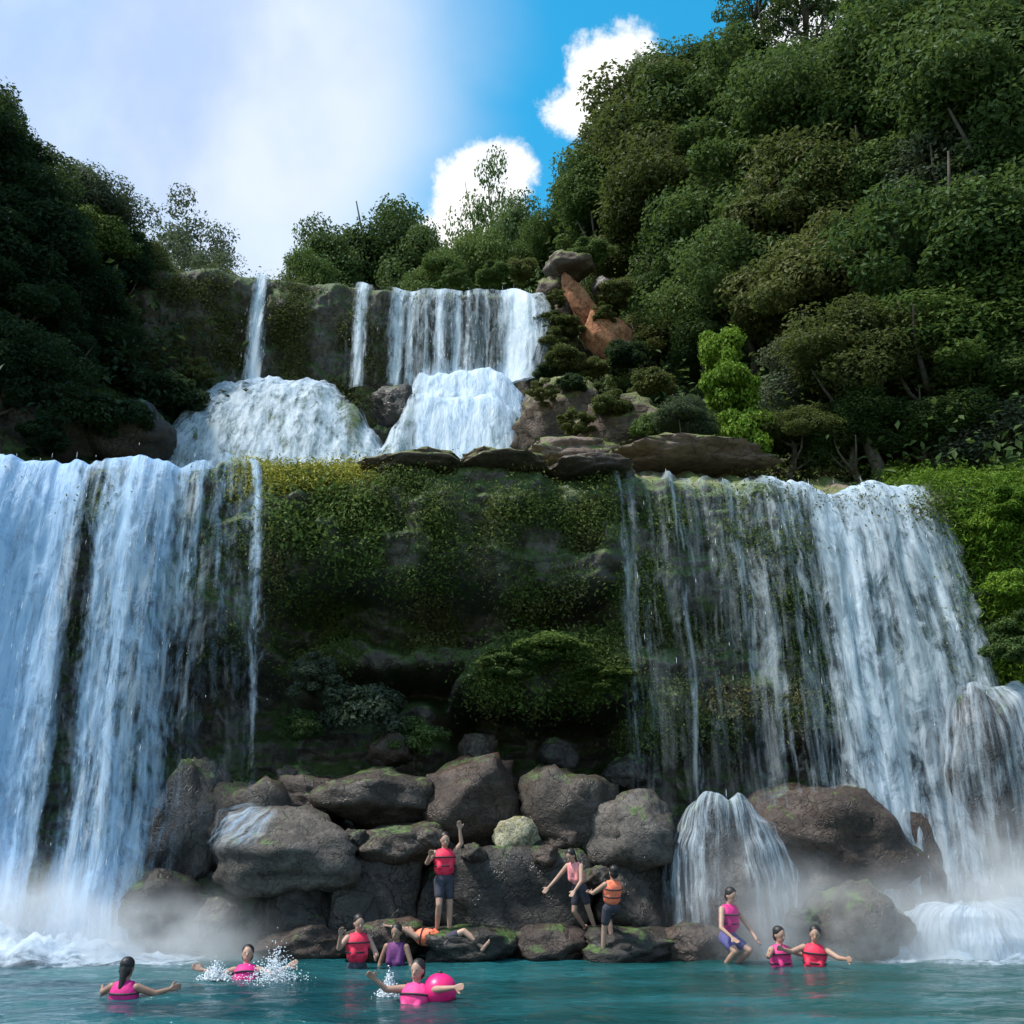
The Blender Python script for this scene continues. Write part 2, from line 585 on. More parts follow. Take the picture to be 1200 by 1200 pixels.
# ---- pool water and its bed
m, t = newmat('pool_water')
geo = t.n('ShaderNodeNewGeometry')
pos = geo.outputs['Position']
rp = t.noise(t.vscale(pos, (1.0, 2.2, 1)), 1.6, 5, .55, .4)
rp2 = t.noise(t.vscale(pos, (1.0, 2.0, 1)), 7.0, 4, .6, .2)
tone = t.noise(t.vscale(pos, (.25, .6, 1)), 1.0, 4, .6)
sepp = t.n('ShaderNodeSeparateXYZ', ins={0: pos})
lr = t.smooth(sepp.outputs[0], -7, 5)
colw = t.mixc(lr, (.003, .040, .058), (.005, .052, .046))
colw = t.mixc(t.smooth(tone, .4, .65), colw, (.016, .105, .115))
near = t.smooth(sepp.outputs[1], 15.8, 18.6)
side = t.smooth(t.math('ABSOLUTE', t.math('ADD', sepp.outputs[0], .2)), 3.0, 9.0)
fo = t.noise(t.vscale(pos, (1.4, 2.6, 1)), 2.2, 8, .72, 1.2)
fth = t.math('MULTIPLY_ADD', t.math('MULTIPLY', near, t.math('MULTIPLY_ADD', side, .7, .3)), -.30, .76)
fmask = t.smooth(fo, fth, t.math('ADD', fth, .10))
colw = t.mixc(t.math('MULTIPLY', fmask, .8), colw, (.62, .72, .76))
bs = t.n('ShaderNodeBsdfPrincipled', ins={'Base Color': colw, 'Roughness': .08, 'IOR': 1.33})
bp = t.n('ShaderNodeBump', ins={'Strength': .8, 'Distance': .16})
t.link(t.math('ADD', rp, t.math('MULTIPLY', rp2, .3)), bp.inputs['Height'])
t.link(bp.outputs[0], bs.inputs['Normal'])
t.n('ShaderNodeOutputMaterial', ins={0: bs.outputs[0]})
M['pool'] = m
nx, ny = 200, 170
gx = np.linspace(-26, 26, nx)
gy = np.linspace(2, 26, ny)
PW = np.array([[(x, y, WZ + .05 * noise.noise(Vector((x * 1.1, y * 2.0, 0))) + .02 * noise.noise(Vector((x * 3.1, y * 4.6, 3)))) for x in gx] for y in gy])
o = link('pool_water', np_mesh('pool_water', PW.reshape(-1, 3), grid_faces(ny, nx)), M['pool'])
tag(o, kind='structure')
gm = np_mesh('ground', [(-900, -900, -1.4), (900, -900, -1.4), (900, 900, -1.4), (-900, 900, -1.4)], [(0, 1, 2, 3)])
tag(link('ground', gm, M['ground']), kind='structure')

# ------------------------------------------------------------------ leaves


def leaf_quads(C, Nrm, size, tone, width=.5, bend=.25):
    """C (n,3) centres, Nrm (n,3) face normals -> rhombic leaves"""
    n = len(C)
    r = rng.normal(size=(n, 3))
    a = np.cross(Nrm, r)
    a /= np.linalg.norm(a, axis=1, keepdims=True) + 1e-9
    b = np.cross(Nrm, a)
    s = (size * rng.uniform(.65, 1.35, n))[:, None]
    V = np.empty((n, 4, 3))
    V[:, 0] = C - a * s * .5
    V[:, 1] = C + b * s * width * .5 + Nrm * s * bend * .3
    V[:, 2] = C + a * s * .5 - Nrm * s * bend * .3
    V[:, 3] = C - b * s * width * .5 + Nrm * s * bend * .3
    F = np.arange(n * 4).reshape(n, 4)
    return V.reshape(-1, 3), F, np.repeat(tone, 4)


def unit(a):
    return a / (np.linalg.norm(a, axis=-1, keepdims=True) + 1e-9)


def crown_mesh(name, nclump, nleaf, leaf, rz=.85, clump=.40, gap=0.0, flat=.0):
    """crown of unit radius centred at z = 1.8"""
    cs = []
    while len(cs) < nclump:
        d = unit(rng.normal(size=3))
        if d[2] < -.60:
            continue
        rad = rng.uniform(.50, .92) if rng.random() > .18 else rng.uniform(.1, .5)
        rad *= 1 + .55 * noise.noise(Vector(d * 1.7 + nclump))
        c = d * rad
        c[2] *= rz
        if gap and noise.noise(Vector(c * 2.6 + 5.1)) > gap:
            if rng.random() < .8:
                continue
        cs.append(c)
    C, Nn, T = [], [], []
    for c in cs:
        k = int(nleaf * rng.uniform(.6, 1.4))
        r = clump * rng.uniform(.6, 1.2)
        d = unit(rng.normal(size=(k, 3)))
        d[:, 2] = d[:, 2] * .75 + .18
        rad = r * rng.uniform(.15, 1, (k, 1)) ** .45
        p = c + d * rad * np.array([1.1, 1.1, .8])
        C.append(p)
        Nn.append(unit(d * .7 + rng.normal(size=(k, 3)) * .55 + np.array([0, 0, .55])))
        T.append(np.clip(rng.uniform(.1, .9) * .6 + rng.uniform(0, .45, k), 0, 1))
    C = np.concatenate(C)
    C[:, 2] += 1.8
    V, F, tone = leaf_quads(C, np.concatenate(Nn), leaf, np.concatenate(T), .55)
    return np_mesh(name, V, F, smooth=False, attrs={'tone': tone})


def tube(bm, pts, radii, seg=7):
    rings = []
    for k, (p, r) in enumerate(zip(pts, radii)):
        p = Vector(p)
        if k == 0:
            d = Vector(pts[1]) - p
        elif k == len(pts) - 1:
            d = p - Vector(pts[k - 1])
        else:
            d = Vector(pts[k + 1]) - Vector(pts[k - 1])
        q = d.to_track_quat('Z', 'Y')
        rings.append([bm.verts.new(p + q @ Vector((r * math.cos(a), r * math.sin(a), 0))) for a in [2 * math.pi * s / seg for s in range(seg)]])
    for a, b in zip(rings, rings[1:]):
        for s in range(seg):
            bm.faces.new((a[s], a[(s + 1) % seg], b[(s + 1) % seg], b[s]))
    bm.faces.new(rings[0][::-1])
    bm.faces.new(rings[-1])


def bm_mesh(name, bm, smooth=True):
    bmesh.ops.recalc_face_normals(bm, faces=bm.faces[:])
    me = bpy.data.meshes.new(name)
    bm.to_mesh(me)
    bm.free()
    if smooth:
        for p in me.polygons:
            p.use_smooth = True
    return me


def trunk_mesh(name, r0=.09, limbs=7, top=2.2):
    bm = bmesh.new()
    ph = random.uniform(0, 6)
    pts = [(.08 * math.sin(ph + k * 1.1), .08 * math.cos(ph + k * 1.3), -.5 + k * (top + .5) / 7) for k in range(8)]
    tube(bm, pts, [r0 * (1.25 - .14 * k) for k in range(8)])
    for q in range(limbs):
        k = random.randint(3, 6)
        a = q * 2.4 + random.uniform(-.4, .4)
        L = random.uniform(.55, .85)
        b = Vector(pts[k])
        lp = [b + Vector((math.cos(a), math.sin(a), .55 + .2 * s)) * (L * s / 4) + Vector((random.uniform(-.03, .03), random.uniform(-.03, .03), 0)) for s in range(5)]
        tube(bm, lp, [r0 * .5 * (1.05 - .2 * s) for s in range(5)], 5)
    return bm_mesh(name, bm)


CR = [crown_mesh('crown', 44, 660, .074, 1.0, .42),
      crown_mesh('crown', 38, 740, .076, 1.08, .46),
      crown_mesh('crown', 56, 540, .070, .92, .38),
      crown_mesh('crown', 36, 720, .078, 1.2, .44),
      crown_mesh('crown', 40, 150, .065, .8, .27, gap=.0)]          # airy
TR = [trunk_mesh('trunk') for _ in range(4)] + [trunk_mesh('trunk', .055, 12, 2.5)]
CROWN = {}


def crown_data(k, g):
    if (k, g) not in CROWN:
        me = CR[k].copy()
        me.materials.clear()
        me.materials.append(G[g])
        CROWN[(k, g)] = me
    return CROWN[(k, g)]


for me in TR:
    me.materials.append(M['bark'])


def tree(name, base, Rr, k, g, label, group, rz=None, sz=1.0):
    o = empty(name, base, (random.uniform(-.06, .06), random.uniform(-.06, .06), rz if rz is not None else random.uniform(0, 6.28)))
    o.scale = (Rr, Rr, Rr * sz)
    tag(o, label, 'tree', group)
    link('trunk', TR[min(k, 4)], None, o)
    link('crown', crown_data(k, g), None, o)
    return o


def march(px, py, fn, off, y0=23.5, y1=46):
    """first place along the sight line where a crown of this size would stand on the slope"""
    Y, best = y0, (1e9, y0)
    while Y < y1:
        p = at(px, py, Y)
        gap = p.z - fn(p.x, p.y) - off
        if gap <= 0:
            return p
        best = min(best, (gap, Y))
        Y += .15
    return at(px, py, best[1])


GREEN = ['deep green', 'mid green', 'olive green', 'fresh green', 'grey green', 'shade-darkened green']
ROWW = ['top', 'second', 'third', 'fourth', 'fifth', 'lowest']
ORD = ['first', 'second', 'third', 'fourth', 'fifth', 'sixth', 'seventh', 'eighth', 'ninth', 'tenth', 'eleventh', 'twelfth']


def forest(rows, fn, where, group, name):
    for ri, row in enumerate(rows):
        row = sorted(row)
        for ti, (px, py, rp, k, g) in enumerate(row):
            p = None
            rp *= 1.2 * random.uniform(.86, 1.14)
            Rr = rp / 1200 * 30
            for _ in range(4):
                p = march(px, py, fn, 1.8 * Rr)
                Rr = rp / 1200 * (p.y * CP + (p.z - CAMZ) * SP)
            look = ['rounded', 'full', 'broad', 'tall', 'airy'][k]
            gz = min(fn(p.x, p.y), p.z - 1.2 * Rr)
            tree(name, (p.x, p.y, gz), Rr, k, g,
                 f'{look} {GREEN[g]} tree, {ORD[ti]} from left, {ROWW[ri]} row {where}', group, None, min(2.2, (p.z - gz) / (1.8 * Rr)))


rows_r = [
    # px, py, radius px, crown kind, green
    [(790, 132, 50, 0, 0), (848, 104, 48, 1, 0), (908, 142, 52, 2, 1), (992, 122, 66, 0, 1), (1085, 45, 84, 1, 3), (1165, 35, 90, 3, 2), (885, 15, 46, 4, 0), (945, 5, 52, 4, 0)],
    [(682, 248, 38, 2, 0), (728, 192, 48, 0, 2), (765, 185, 70, 1, 2), (845, 175, 70, 3, 0), (925, 165, 78, 0, 0), (1010, 150, 70, 2, 0), (1085, 125, 85, 1, 1), (1185, 140, 90, 0, 0)],
    [(655, 292, 32, 0, 1), (712, 250, 62, 2, 1), (780, 262, 66, 0, 2), (860, 260, 74, 1, 1), (945, 255, 80, 3, 2), (1020, 235, 62, 0, 1), (1110, 225, 70, 2, 4), (1180, 255, 72, 1, 1)],
    [(742, 315, 50, 1, 2), (800, 335, 60, 3, 0), (872, 345, 66, 0, 1), (950, 350, 74, 2, 2), (1030, 335, 66, 1, 0), (1110, 320, 92, 0, 1), (1190, 350, 80, 3, 3)],
    [(775, 400, 46, 2, 2), (835, 415, 42, 0, 0), (962, 440, 54, 1, 4), (1010, 430, 66, 0, 2), (1085, 415, 80, 2, 3), (1170, 440, 80, 1, 1)],
    [(745, 470, 34, 1, 0), (800, 500, 36, 0, 4), (925, 510, 46, 2, 2), (1000, 515, 54, 3, 0), (1080, 510, 56, 0, 0), (1165, 525, 62, 1, 4)],
]
forest(rows_r, hill_r, 'of the right hillside', 'trees on the right hillside', 'jungle_tree')
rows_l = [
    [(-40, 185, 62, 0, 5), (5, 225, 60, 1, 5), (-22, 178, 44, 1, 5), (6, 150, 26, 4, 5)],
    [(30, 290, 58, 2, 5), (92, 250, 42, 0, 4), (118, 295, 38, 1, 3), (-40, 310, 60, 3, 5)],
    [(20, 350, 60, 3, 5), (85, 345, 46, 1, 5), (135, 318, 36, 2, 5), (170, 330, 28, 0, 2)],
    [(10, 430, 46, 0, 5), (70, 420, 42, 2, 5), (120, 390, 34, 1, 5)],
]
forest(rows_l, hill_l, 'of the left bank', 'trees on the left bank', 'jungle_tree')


def top_tree(px, py, rp, Y, k, g, label, sz=1.0):
    c = at(px, py, Y)
    Rr = rp / 1200 * (Y * CP + (c.z - CAMZ) * SP)
    gz = UZ + .05 * (Y - 30) - .3
    sz_ = (c.z - gz) / (1.8 * Rr)
    tree('jungle_tree', (c.x, c.y, gz), Rr, k, g, label, 'trees above the upper cliff', None, max(.8, sz_))


top_tree(208, 300, 62, 36, 4, 4, 'airy grey tree with sky showing through, above the upper cliff')
top_tree(246, 322, 40, 34, 4, 4, 'small wispy grey tree at the end of the left cliff top')
top_tree(160, 320, 46, 37, 4, 0, 'thin dark tree left of the airy grey tree on the cliff')
top_tree(392, 335, 52, 40, 2, 1, 'wide green tree at the left of the clump above the upper falls')
top_tree(440, 334, 66, 42, 0, 0, 'largest rounded tree in the middle of the clump above the upper falls')
top_tree(480, 340, 52, 40, 1, 0, 'dark tree at the right of the clump above the upper falls')
top_tree(352, 345, 36, 36, 3, 3, 'low fresh green tree right of the single thin fall')
top_tree(528, 342, 50, 40, 4, 1, 'loose pale tree under the white cloud above the upper falls')
top_tree(510, 348, 36, 36, 1, 3, 'low fresh tree above the middle of the veil of streams')
top_tree(565, 335, 46, 40, 0, 3, 'fresh green tree above the right shoulder of the upper falls')
top_tree(605, 332, 46, 42, 1, 1, 'mid green tree below the white cloud, above the brown ledge rock')
top_tree(572, 290, 50, 48, 4, 3, 'loose light tree against the lower white cloud')


# leaning bare trunk high on the slope
p = march(757, 112, hill_r, 6.0)
bm = bmesh.new()
p2 = Vector((p.x, p.y - 1.5, p.z))
tube(bm, [p2 + Vector((.9, 1.4, -3.5)), p2 + Vector((.35, .2, -.9)), p2 + Vector((0, 0, 0)), p2 + Vector((-.45, 0, .8)), p2 + Vector((-.6, 0, 1.1))], [.13, .12, .10, .08, .05])
tube(bm, [p2, p2 + Vector((.2, .1, .5)), p2 + Vector((.22, .1, .9))], [.06, .04, .02], 5)
o = link('dead_tree', bm_mesh('dead_tree', bm), M['bark_pale'])
tag(o, 'pale leaning bare trunk standing out of the forest near the blue sky', 'tree')


# ------------------------------------------------------------------ ground cover
def cover(name, C, Nn, per, spread, leaf, mat, label=None, hang=0.0, kind='stuff', width=.45):
    C = np.repeat(np.asarray(C), per, 0)
    Nn = np.repeat(np.asarray(Nn), per, 0)
    n = len(C)
    off = rng.normal(size=(n, 3)) * spread
    up = Nn * np.abs(rng.normal(size=(n, 1))) * spread * .9
    off[:, 2] -= hang * np.abs(rng.normal(size=n))
    P = C + off + up
    NN = unit(Nn * .6 + rng.normal(size=(n, 3)) * .55 + np.array([0, -.1, .35]))
    tn = np.repeat(rng.uniform(0, .7, n // per), per) + rng.uniform(0, .3, n)
    V, F, T = leaf_quads(P, NN, leaf, tn, width)
    o = link(name, np_mesh(name, V, F, smooth=False, attrs={'tone': T}), mat)
    tag(o, label, None, None, kind)
    return o


def pick(P, Nn, wfun, n):
    Q = P.reshape(-1, 3)
    NQ = Nn.reshape(-1, 3)
    wt = np.array([wfun(x, y, z) for x, y, z in Q])
    idx = rng.choice(len(Q), n, p=wt / wt.sum())
    return Q[idx] + rng.normal(size=(n, 3)) * .03, NQ[idx]


def w_cliff(x, y, z):
    if y > 22.6 and z < 9.5:
        return 0
    nzv = noise.noise(Vector((x * .9, 3, z * 1.3)))
    wv = 0
    if -5.1 < x < 2.5:
        wv = .7 * box(z, 7.9, 9.8, .4) + .55 * box(z, 5.8, 7.9, .3)
        wv += 1.2 * box(x, -.9, 2.5, .4) * box(z, 5.0, 6.5, .3)
    if 2.3 < x < 9:
        wv = .8 * box(z, 4.3, 9.3, .3)
    if x < -5:
        wv = .25 * box(z, 6.0, 9.3, .5)
    if z > 9.6 and y > 21.4:
        wv = .0
    return wv * max(0, .35 + 1.6 * nzv)


C, Nn = pick(PC, NC, w_cliff, 9500)
cover('moss', C, Nn, 16, .13, .075, M['moss_leaf'], hang=.10)


def w_bright(x, y, z):
    b = box(x, -4.9, -2.6, .4) * box(z, 7.9, 9.6, .4) + 1.3 * box(x, -.4, 2.2, .4) * box(z, 5.3, 6.3, .25)
    return b * max(0, .2 + 1.6 * noise.noise(Vector((x * 1.2, 8, z * 1.5)))) if y < 22.5 else 0


C, Nn = pick(PC, NC, w_bright, 700)
cover('moss', C, Nn, 12, .12, .12, G[3], hang=.08)


def w_yellow(x, y, z):
    return box(x, -5.9, -2.9, .25) * box(y, 20.2, 21.8, .3) if z > 9.3 else 0


C, Nn = pick(PC, NC, w_yellow, 1900)
cover('grass', C, Nn, 14, .10, .13, M['yellow_leaf'], width=.2, hang=.12)


def w_bank(x, y, z):
    return (box(x, 8.9, 15, .3) * sm(3.6, 5.2, z) * (1 if y < 24 else 0)) + .6 * box(x, 8.7, 15, .2) * (1 if 20.6 < y < 24 and z > 9 else 0)


C, Nn = pick(PC, NC, w_bank, 6500)
cover('grass', C, Nn, 16, .14, .13, M['bright_leaf'], hang=.06, width=.3)


def w_ledge(x, y, z):
    if z < 9.4 or y < 21.5 or x < .5:
        return 0
    return max(0, .1 + noise.noise(Vector((x * .6, y * .9, 1)))) * sm(.5, 4, x) * sm(22, 26, y)


C, Nn = pick(PC, NC, w_ledge, 2800)
cover('undergrowth', C, np.tile([0, 0, 1.0], (len(C), 1)), 14, .20, .13, G[2], width=.4)


def w_upper(x, y, z):
    if x < -15.5 or y > 31.5:
        return 0
    wet = .15 if -4.4 < x < .3 else 1
    return wet * max(0, .3 + 1.3 * noise.noise(Vector((x * .9, 4, z * .9)))) * (z > 14.5)


C, Nn = pick(PU, NU, w_upper, 3600)
cover('moss', C, Nn, 16, .12, .10, G[2], hang=.16)

# undergrowth over the hills, between the trees
for P_, fn_, nn in ((PR, hill_r, 8000), (PL, hill_l, 4200)):
    Q = P_.reshape(-1, 3)
    dd = ((Q[:, 0] - 4.2) * .737 + (Q[:, 1] - 31) * .676) if P_ is PR else (-(Q[:, 0] + 7.2) * .832 + (Q[:, 1] - 31) * .555)
    ok = (dd > (-1.0 if P_ is PR else .6)) & (Q[:, 1] < 52) & (np.abs(Q[:, 0]) < 26)
    Q = Q[ok]
    idx = rng.choice(len(Q), nn)
    C = Q[idx] + np.c_[rng.uniform(-.25, .25, (nn, 2)), np.zeros(nn)]
    C[:, 2] += .35
    nx_ = np.array([-.5, -.5, .7]) if P_ is PR else np.array([.5, -.4, .7])
    cover('undergrowth', C, np.tile(unit(nx_), (nn, 1)), 16, .60, .25, G[0 if P_ is PR else 5], width=.5)  # left bank gets the leaves with shade in their colour


# ------------------------------------------------------------------ plants that can be told apart
def bush_mesh(nclump, nleaf, leaf, clump, squash=.8):
    me = crown_mesh('bush', nclump, nleaf, leaf, squash, clump)
    v = np.empty(len(me.vertices) * 3, np.float32)
    me.vertices.foreach_get('co', v)
    v = v.reshape(-1, 3)
    v[:, 2] -= 1.15
    me.vertices.foreach_set('co', v.ravel())
    return me


BM = [bush_mesh(34, 300, .12, .34), bush_mesh(26, 340, .14, .40), bush_mesh(38, 260, .11, .28, 1.0)]


def bush(px, py, rp, Y, k, mat, label, group=None, sz=1.0, name='bush', cat='bush'):
    c = at(px, py, Y)
    Rr = rp / 1200 * (Y * CP + (c.z - CAMZ) * SP)
    me = BM[k].copy()
    me.materials.clear()
    me.materials.append(mat)
    o = link(name, me)
    o.location = (c.x, c.y, c.z - .65 * Rr * sz)
    o.scale = (Rr, Rr, Rr * sz)
    o.rotation_euler = (0, 0, random.uniform(0, 6))
    tag(o, label, cat, group)
    return o


bush(848, 415, 30, 24.2, 1, M['bright_leaf'], 'topmost clump of bright green creeper hanging from the right bank', 'bright creepers', 1.5, 'creeper', 'creeper')
bush(858, 462, 38, 23.8, 0, M['bright_leaf'], 'middle clump of bright green creeper on the right bank', 'bright creepers', 1.5, 'creeper', 'creeper')
bush(872, 515, 38, 23.4, 1, M['bright_leaf'], 'lowest clump of bright green creeper trailing to the reddish shelf', 'bright creepers', 1.4, 'creeper', 'creeper')
bush(370, 800, 34, 21.0, 2, G[4], 'grey leafy plant at the left end of the cave mouth', 'plants in the cave mouth')
bush(425, 835, 48, 21.0, 1, G[4], 'broad-leaved plant below the dark slot of the cave', 'plants in the cave mouth')
bush(480, 870, 38, 21.1, 0, G[1], 'dark green plant hanging above the split brown boulder', 'plants in the cave mouth')
bush(350, 855, 30, 20.9, 0, G[0], 'dark low plant beside the left curtain of water', 'plants in the cave mouth')
bush(650, 765, 50, 20.2, 0, G[3], 'bright fern clump on the bulge over the cave', 'ferns on the bulge', .6)
bush(590, 785, 36, 20.25, 2, G[1], 'darker fern clump at the left of the bulge over the cave', 'ferns on the bulge', .6)
bush(710, 800, 40, 20.2, 2, M['moss_leaf'], 'drooping fern clump right of the bulge near the thin water', 'ferns on the bulge', .6)
for q, (px, py, rp, Y, k, g, lab) in enumerate([
        (1158, 618, 24, 19.6, 1, 'b', 'bright bush at the top of the grassy bank beside the right fall'),
        (1190, 596, 36, 19.4, 0, 'b', 'wide bright bush at the picture edge on the right bank top'),
        (1180, 690, 30, 19.2, 1, 'b', 'leafy bright bush halfway down the right bank'),
        (1195, 760, 40, 19.0, 2, 'g', 'mid green bush low on the right bank at the edge'),
        (662, 388, 22, 29, 2, 'o', 'round olive bush between the upper fall and the orange soil'),
        (665, 425, 26, 28.5, 0, 'o', 'olive bush below the orange soil patch'),
        (735, 420, 28, 28.0, 1, 'd', 'dark bush right of the orange soil patch'),
        (720, 350, 28, 29.5, 0, 'o', 'olive shrub above the orange soil patch'),
        (640, 436, 14, 28.6, 1, 'd', 'small dark shrub at the foot of the upper fall'),
        (780, 520, 24, 25.5, 2, 'o', 'grassy tuft bush on the brown ledge'),
        (690, 470, 24, 27.5, 2, 'o', 'low olive shrub on the layered rock bank'),
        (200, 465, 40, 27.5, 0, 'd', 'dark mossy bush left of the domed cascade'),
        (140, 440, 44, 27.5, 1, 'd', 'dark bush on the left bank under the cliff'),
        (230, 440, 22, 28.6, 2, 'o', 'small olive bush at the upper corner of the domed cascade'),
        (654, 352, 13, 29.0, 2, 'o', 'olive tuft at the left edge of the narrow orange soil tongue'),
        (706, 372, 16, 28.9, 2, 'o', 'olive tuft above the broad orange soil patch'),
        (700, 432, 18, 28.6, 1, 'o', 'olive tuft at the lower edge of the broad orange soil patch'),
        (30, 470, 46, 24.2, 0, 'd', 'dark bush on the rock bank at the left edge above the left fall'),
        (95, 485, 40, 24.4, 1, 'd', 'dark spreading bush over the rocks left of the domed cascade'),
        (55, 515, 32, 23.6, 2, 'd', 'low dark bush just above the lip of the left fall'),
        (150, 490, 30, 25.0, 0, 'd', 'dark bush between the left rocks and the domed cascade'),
        (636, 462, 18, 25.8, 2, 'o', 'olive tuft growing from the second thin rock layer'),
        (716, 478, 26, 25.0, 0, 'o', 'olive bush on the right half of the rock layers'),
        (676, 500, 22, 25.0, 2, 'o', 'low tuft at the foot of the rock layers'),
        (758, 506, 26, 24.2, 1, 'g', 'green bush above the flat reddish shelf'),
        (668, 452, 20, 26.2, 0, 'd', 'dark tuft on the topmost rock layer'),
        (815, 530, 20, 23.2, 2, 'o', 'olive tuft on the long reddish shelf'),
        (765, 452, 26, 26.5, 1, 'o', 'rounded olive bush left of the bright creeper'),
        (648, 378, 20, 29.3, 0, 'o', 'olive bush hugging the right shoulder of the upper fall'),
        (655, 405, 22, 29.0, 2, 'o', 'yellowish olive bush left of the orange soil'),
        (580, 322, 20, 32.5, 0, 'g', 'low green bush behind the bright shoulder of the upper fall'),
        (612, 318, 20, 33, 1, 'o', 'olive bush behind the brown ledge rock'),
        (690, 300, 26, 32, 0, 'g', 'green bush behind the grey rock above the orange soil'),
        (530, 328, 16, 32.5, 2, 'g', 'small green bush at the lip above the middle of the veil')]):
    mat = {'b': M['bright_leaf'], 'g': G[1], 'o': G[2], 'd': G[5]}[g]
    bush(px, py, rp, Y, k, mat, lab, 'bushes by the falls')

# ------------------------------------------------------------------ rocks


def rock_mesh(seed, facets=.5, block=0.0, sub=4):
    bm = bmesh.new()
    bmesh.ops.create_icosphere(bm, subdivisions=sub, radius=1)
    rs = random.Random(seed)
    planes = [(Vector((rs.gauss(0, 1), rs.gauss(0, 1), rs.gauss(0, 1))).normalized(), rs.uniform(.62, .9)) for _ in range(int(18 * facets) + 6)]
    for v in bm.verts:
        d = v.co.normalized()
        r = 1.0
        if block:
            e = 2 + 8 * block
            r = (abs(d.x) ** e + abs(d.y) ** e + abs(d.z) ** e) ** (-1 / e)
        for n_, h in planes:
            q = d.dot(n_)
            if q > 1e-3:
                lim = h * (1.25 if block else 1) / q
                if r > lim:
                    r = lim + (r - lim) * .06
        r *= 1 + .15 * fbm(d.x * 1.5 + seed, d.y * 1.5, d.z * 1.5, 5) + .05 * fbm(d.x * 5 + seed, d.y * 5, d.z * 9, 4)
        r -= .06 * max(0, noise.noise(Vector((d.x * .8 + seed, d.y * .8, d.z * 7))))
        v.co = d * r
    return bm_mesh('boulder', bm)


def boulder(x0, y0, x1, y1, Y, mat, label, seed, block=.22, facets=.8, rz=0.0, ry=0.0, dep=.9, name='boulder', cat='boulder', group='boulders at the foot of the falls'):
    cx, cy = (x0 + x1) / 2, (y0 + y1) / 2
    c = at(cx, cy, Y)
    k = (Y * CP + (c.z - CAMZ) * SP) / 1200
    me = rock_mesh(seed, facets, block)
    o = link(name, me, M[mat])
    o.location = c
    o.scale = ((x1 - x0) / 2 * k * 1.0, (x1 - x0) / 2 * k * dep, (y1 - y0) / 2 * k * 1.08)
    o.rotation_euler = (0, ry, rz)
    tag(o, label, cat, group)
    return o


chute_rock = boulder(262, 955, 425, 1045, 19.3, 'boulder_pale', 'rounded grey boulder with white water and glare on its left side', 1, ry=R(6))
boulder(232, 922, 350, 1025, 20.1, 'boulder', 'grey boulder tucked behind the water-splashed rounded boulder', 2)
boulder(305, 912, 405, 965, 20.4, 'boulder_brown', 'rust brown boulder under the leafy plants', 3)
boulder(372, 902, 508, 968, 20.3, 'boulder', 'long brownish grey boulder right of the rust brown one', 4, facets=.9)
boulder(425, 966, 530, 1012, 19.5, 'boulder', 'flat grey boulder with a pale top left of the standing person', 5)
boulder(482, 890, 618, 1000, 20.4, 'boulder_brown', 'big brown boulder in the middle under the cave mouth', 6, facets=.9)
boulder(572, 953, 636, 1006, 19.5, 'boulder_cream', 'small cream coloured stone with yellow stains, on the dark slab', 7, facets=1.6, block=0)
boulder(592, 904, 722, 1010, 20.3, 'boulder', 'upright grey brown boulder behind the cream stone', 8, facets=.7)
boulder(385, 1000, 492, 1118, 19.3, 'boulder_dark', 'dark squarish block left of the standing person', 9, dep=.6, block=.5, facets=.2)
boulder(525, 1000, 712, 1120, 19.6, 'boulder_dark', 'wide dark block slab under the cream stone', 10, dep=.5, block=.6, facets=.2, rz=.1)
boulder(480, 1012, 560, 1120, 19.7, 'boulder_dark', 'narrow dark block wedged behind the standing person', 30, block=.4, facets=.3)
boulder(682, 936, 798, 1020, 19.6, 'boulder_pale', 'pale grey slanting boulder left of the small veil cascade', 11, facets=.8, ry=R(-20))
boulder(690, 1010, 790, 1120, 19.5, 'boulder_dark', 'dark boulder in shadow under the slanting pale one', 12)
boulder(295, 1020, 400, 1120, 19.4, 'boulder_dark', 'dark wet boulder below the water-splashed rounded one', 13, block=.3)
veil_rock = boulder(788, 950, 925, 1150, 19.5, 'boulder_dark', 'domed dark boulder under the small veil cascade', 14, facets=.3)
boulder(950, 1040, 1065, 1140, 18.9, 'boulder', 'peaked pale boulder left of the white splash', 15, facets=.6)
boulder(860, 930, 1070, 1060, 20.4, 'boulder_brown', 'reddish brown boulder behind the thin strands of the right fall', 16, facets=.6)
jet_rock = boulder(1092, 820, 1225, 1080, 20.1, 'boulder_dark', 'tall dark rock behind the right end of the fall', 17, facets=.6)
boulder(1020, 960, 1120, 1090, 19.9, 'boulder_brown', 'brown rock behind the white splash', 18)
boulder(180, 900, 270, 1040, 20.0, 'boulder_dark', 'dark upright rock seen through the left curtain', 19)
boulder(120, 1020, 250, 1110, 19.4, 'boulder_dark', 'low dark rock in the spray of the left fall', 20)
boulder(400, 1080, 500, 1128, 18.6, 'boulder_brown', 'low brown ledge stone at the waterline', 21, dep=.7, group='ledge stones at the waterline')
boulder(500, 1085, 610, 1128, 18.5, 'boulder_dark', 'flat ledge stone under the standing person', 22, block=.3, dep=.8, group='ledge stones at the waterline')
boulder(590, 1088, 690, 1130, 18.6, 'boulder_brown', 'flat brown ledge stone below the wide slab', 23, dep=.7, group='ledge stones at the waterline')
boulder(670, 1090, 800, 1132, 18.6, 'boulder_dark', 'low dark ledge stone under the climbing pair', 24, dep=.7, group='ledge stones at the waterline')
boulder(300, 1085, 410, 1126, 18.8, 'boulder_brown', 'low reddish ledge stone at the edge of the spray', 25, dep=.7, group='ledge stones at the waterline')
boulder(775, 1082, 850, 1130, 18.5, 'boulder_brown', 'small brown ledge stone beside the crouching person', 26, dep=.8, group='ledge stones at the waterline')
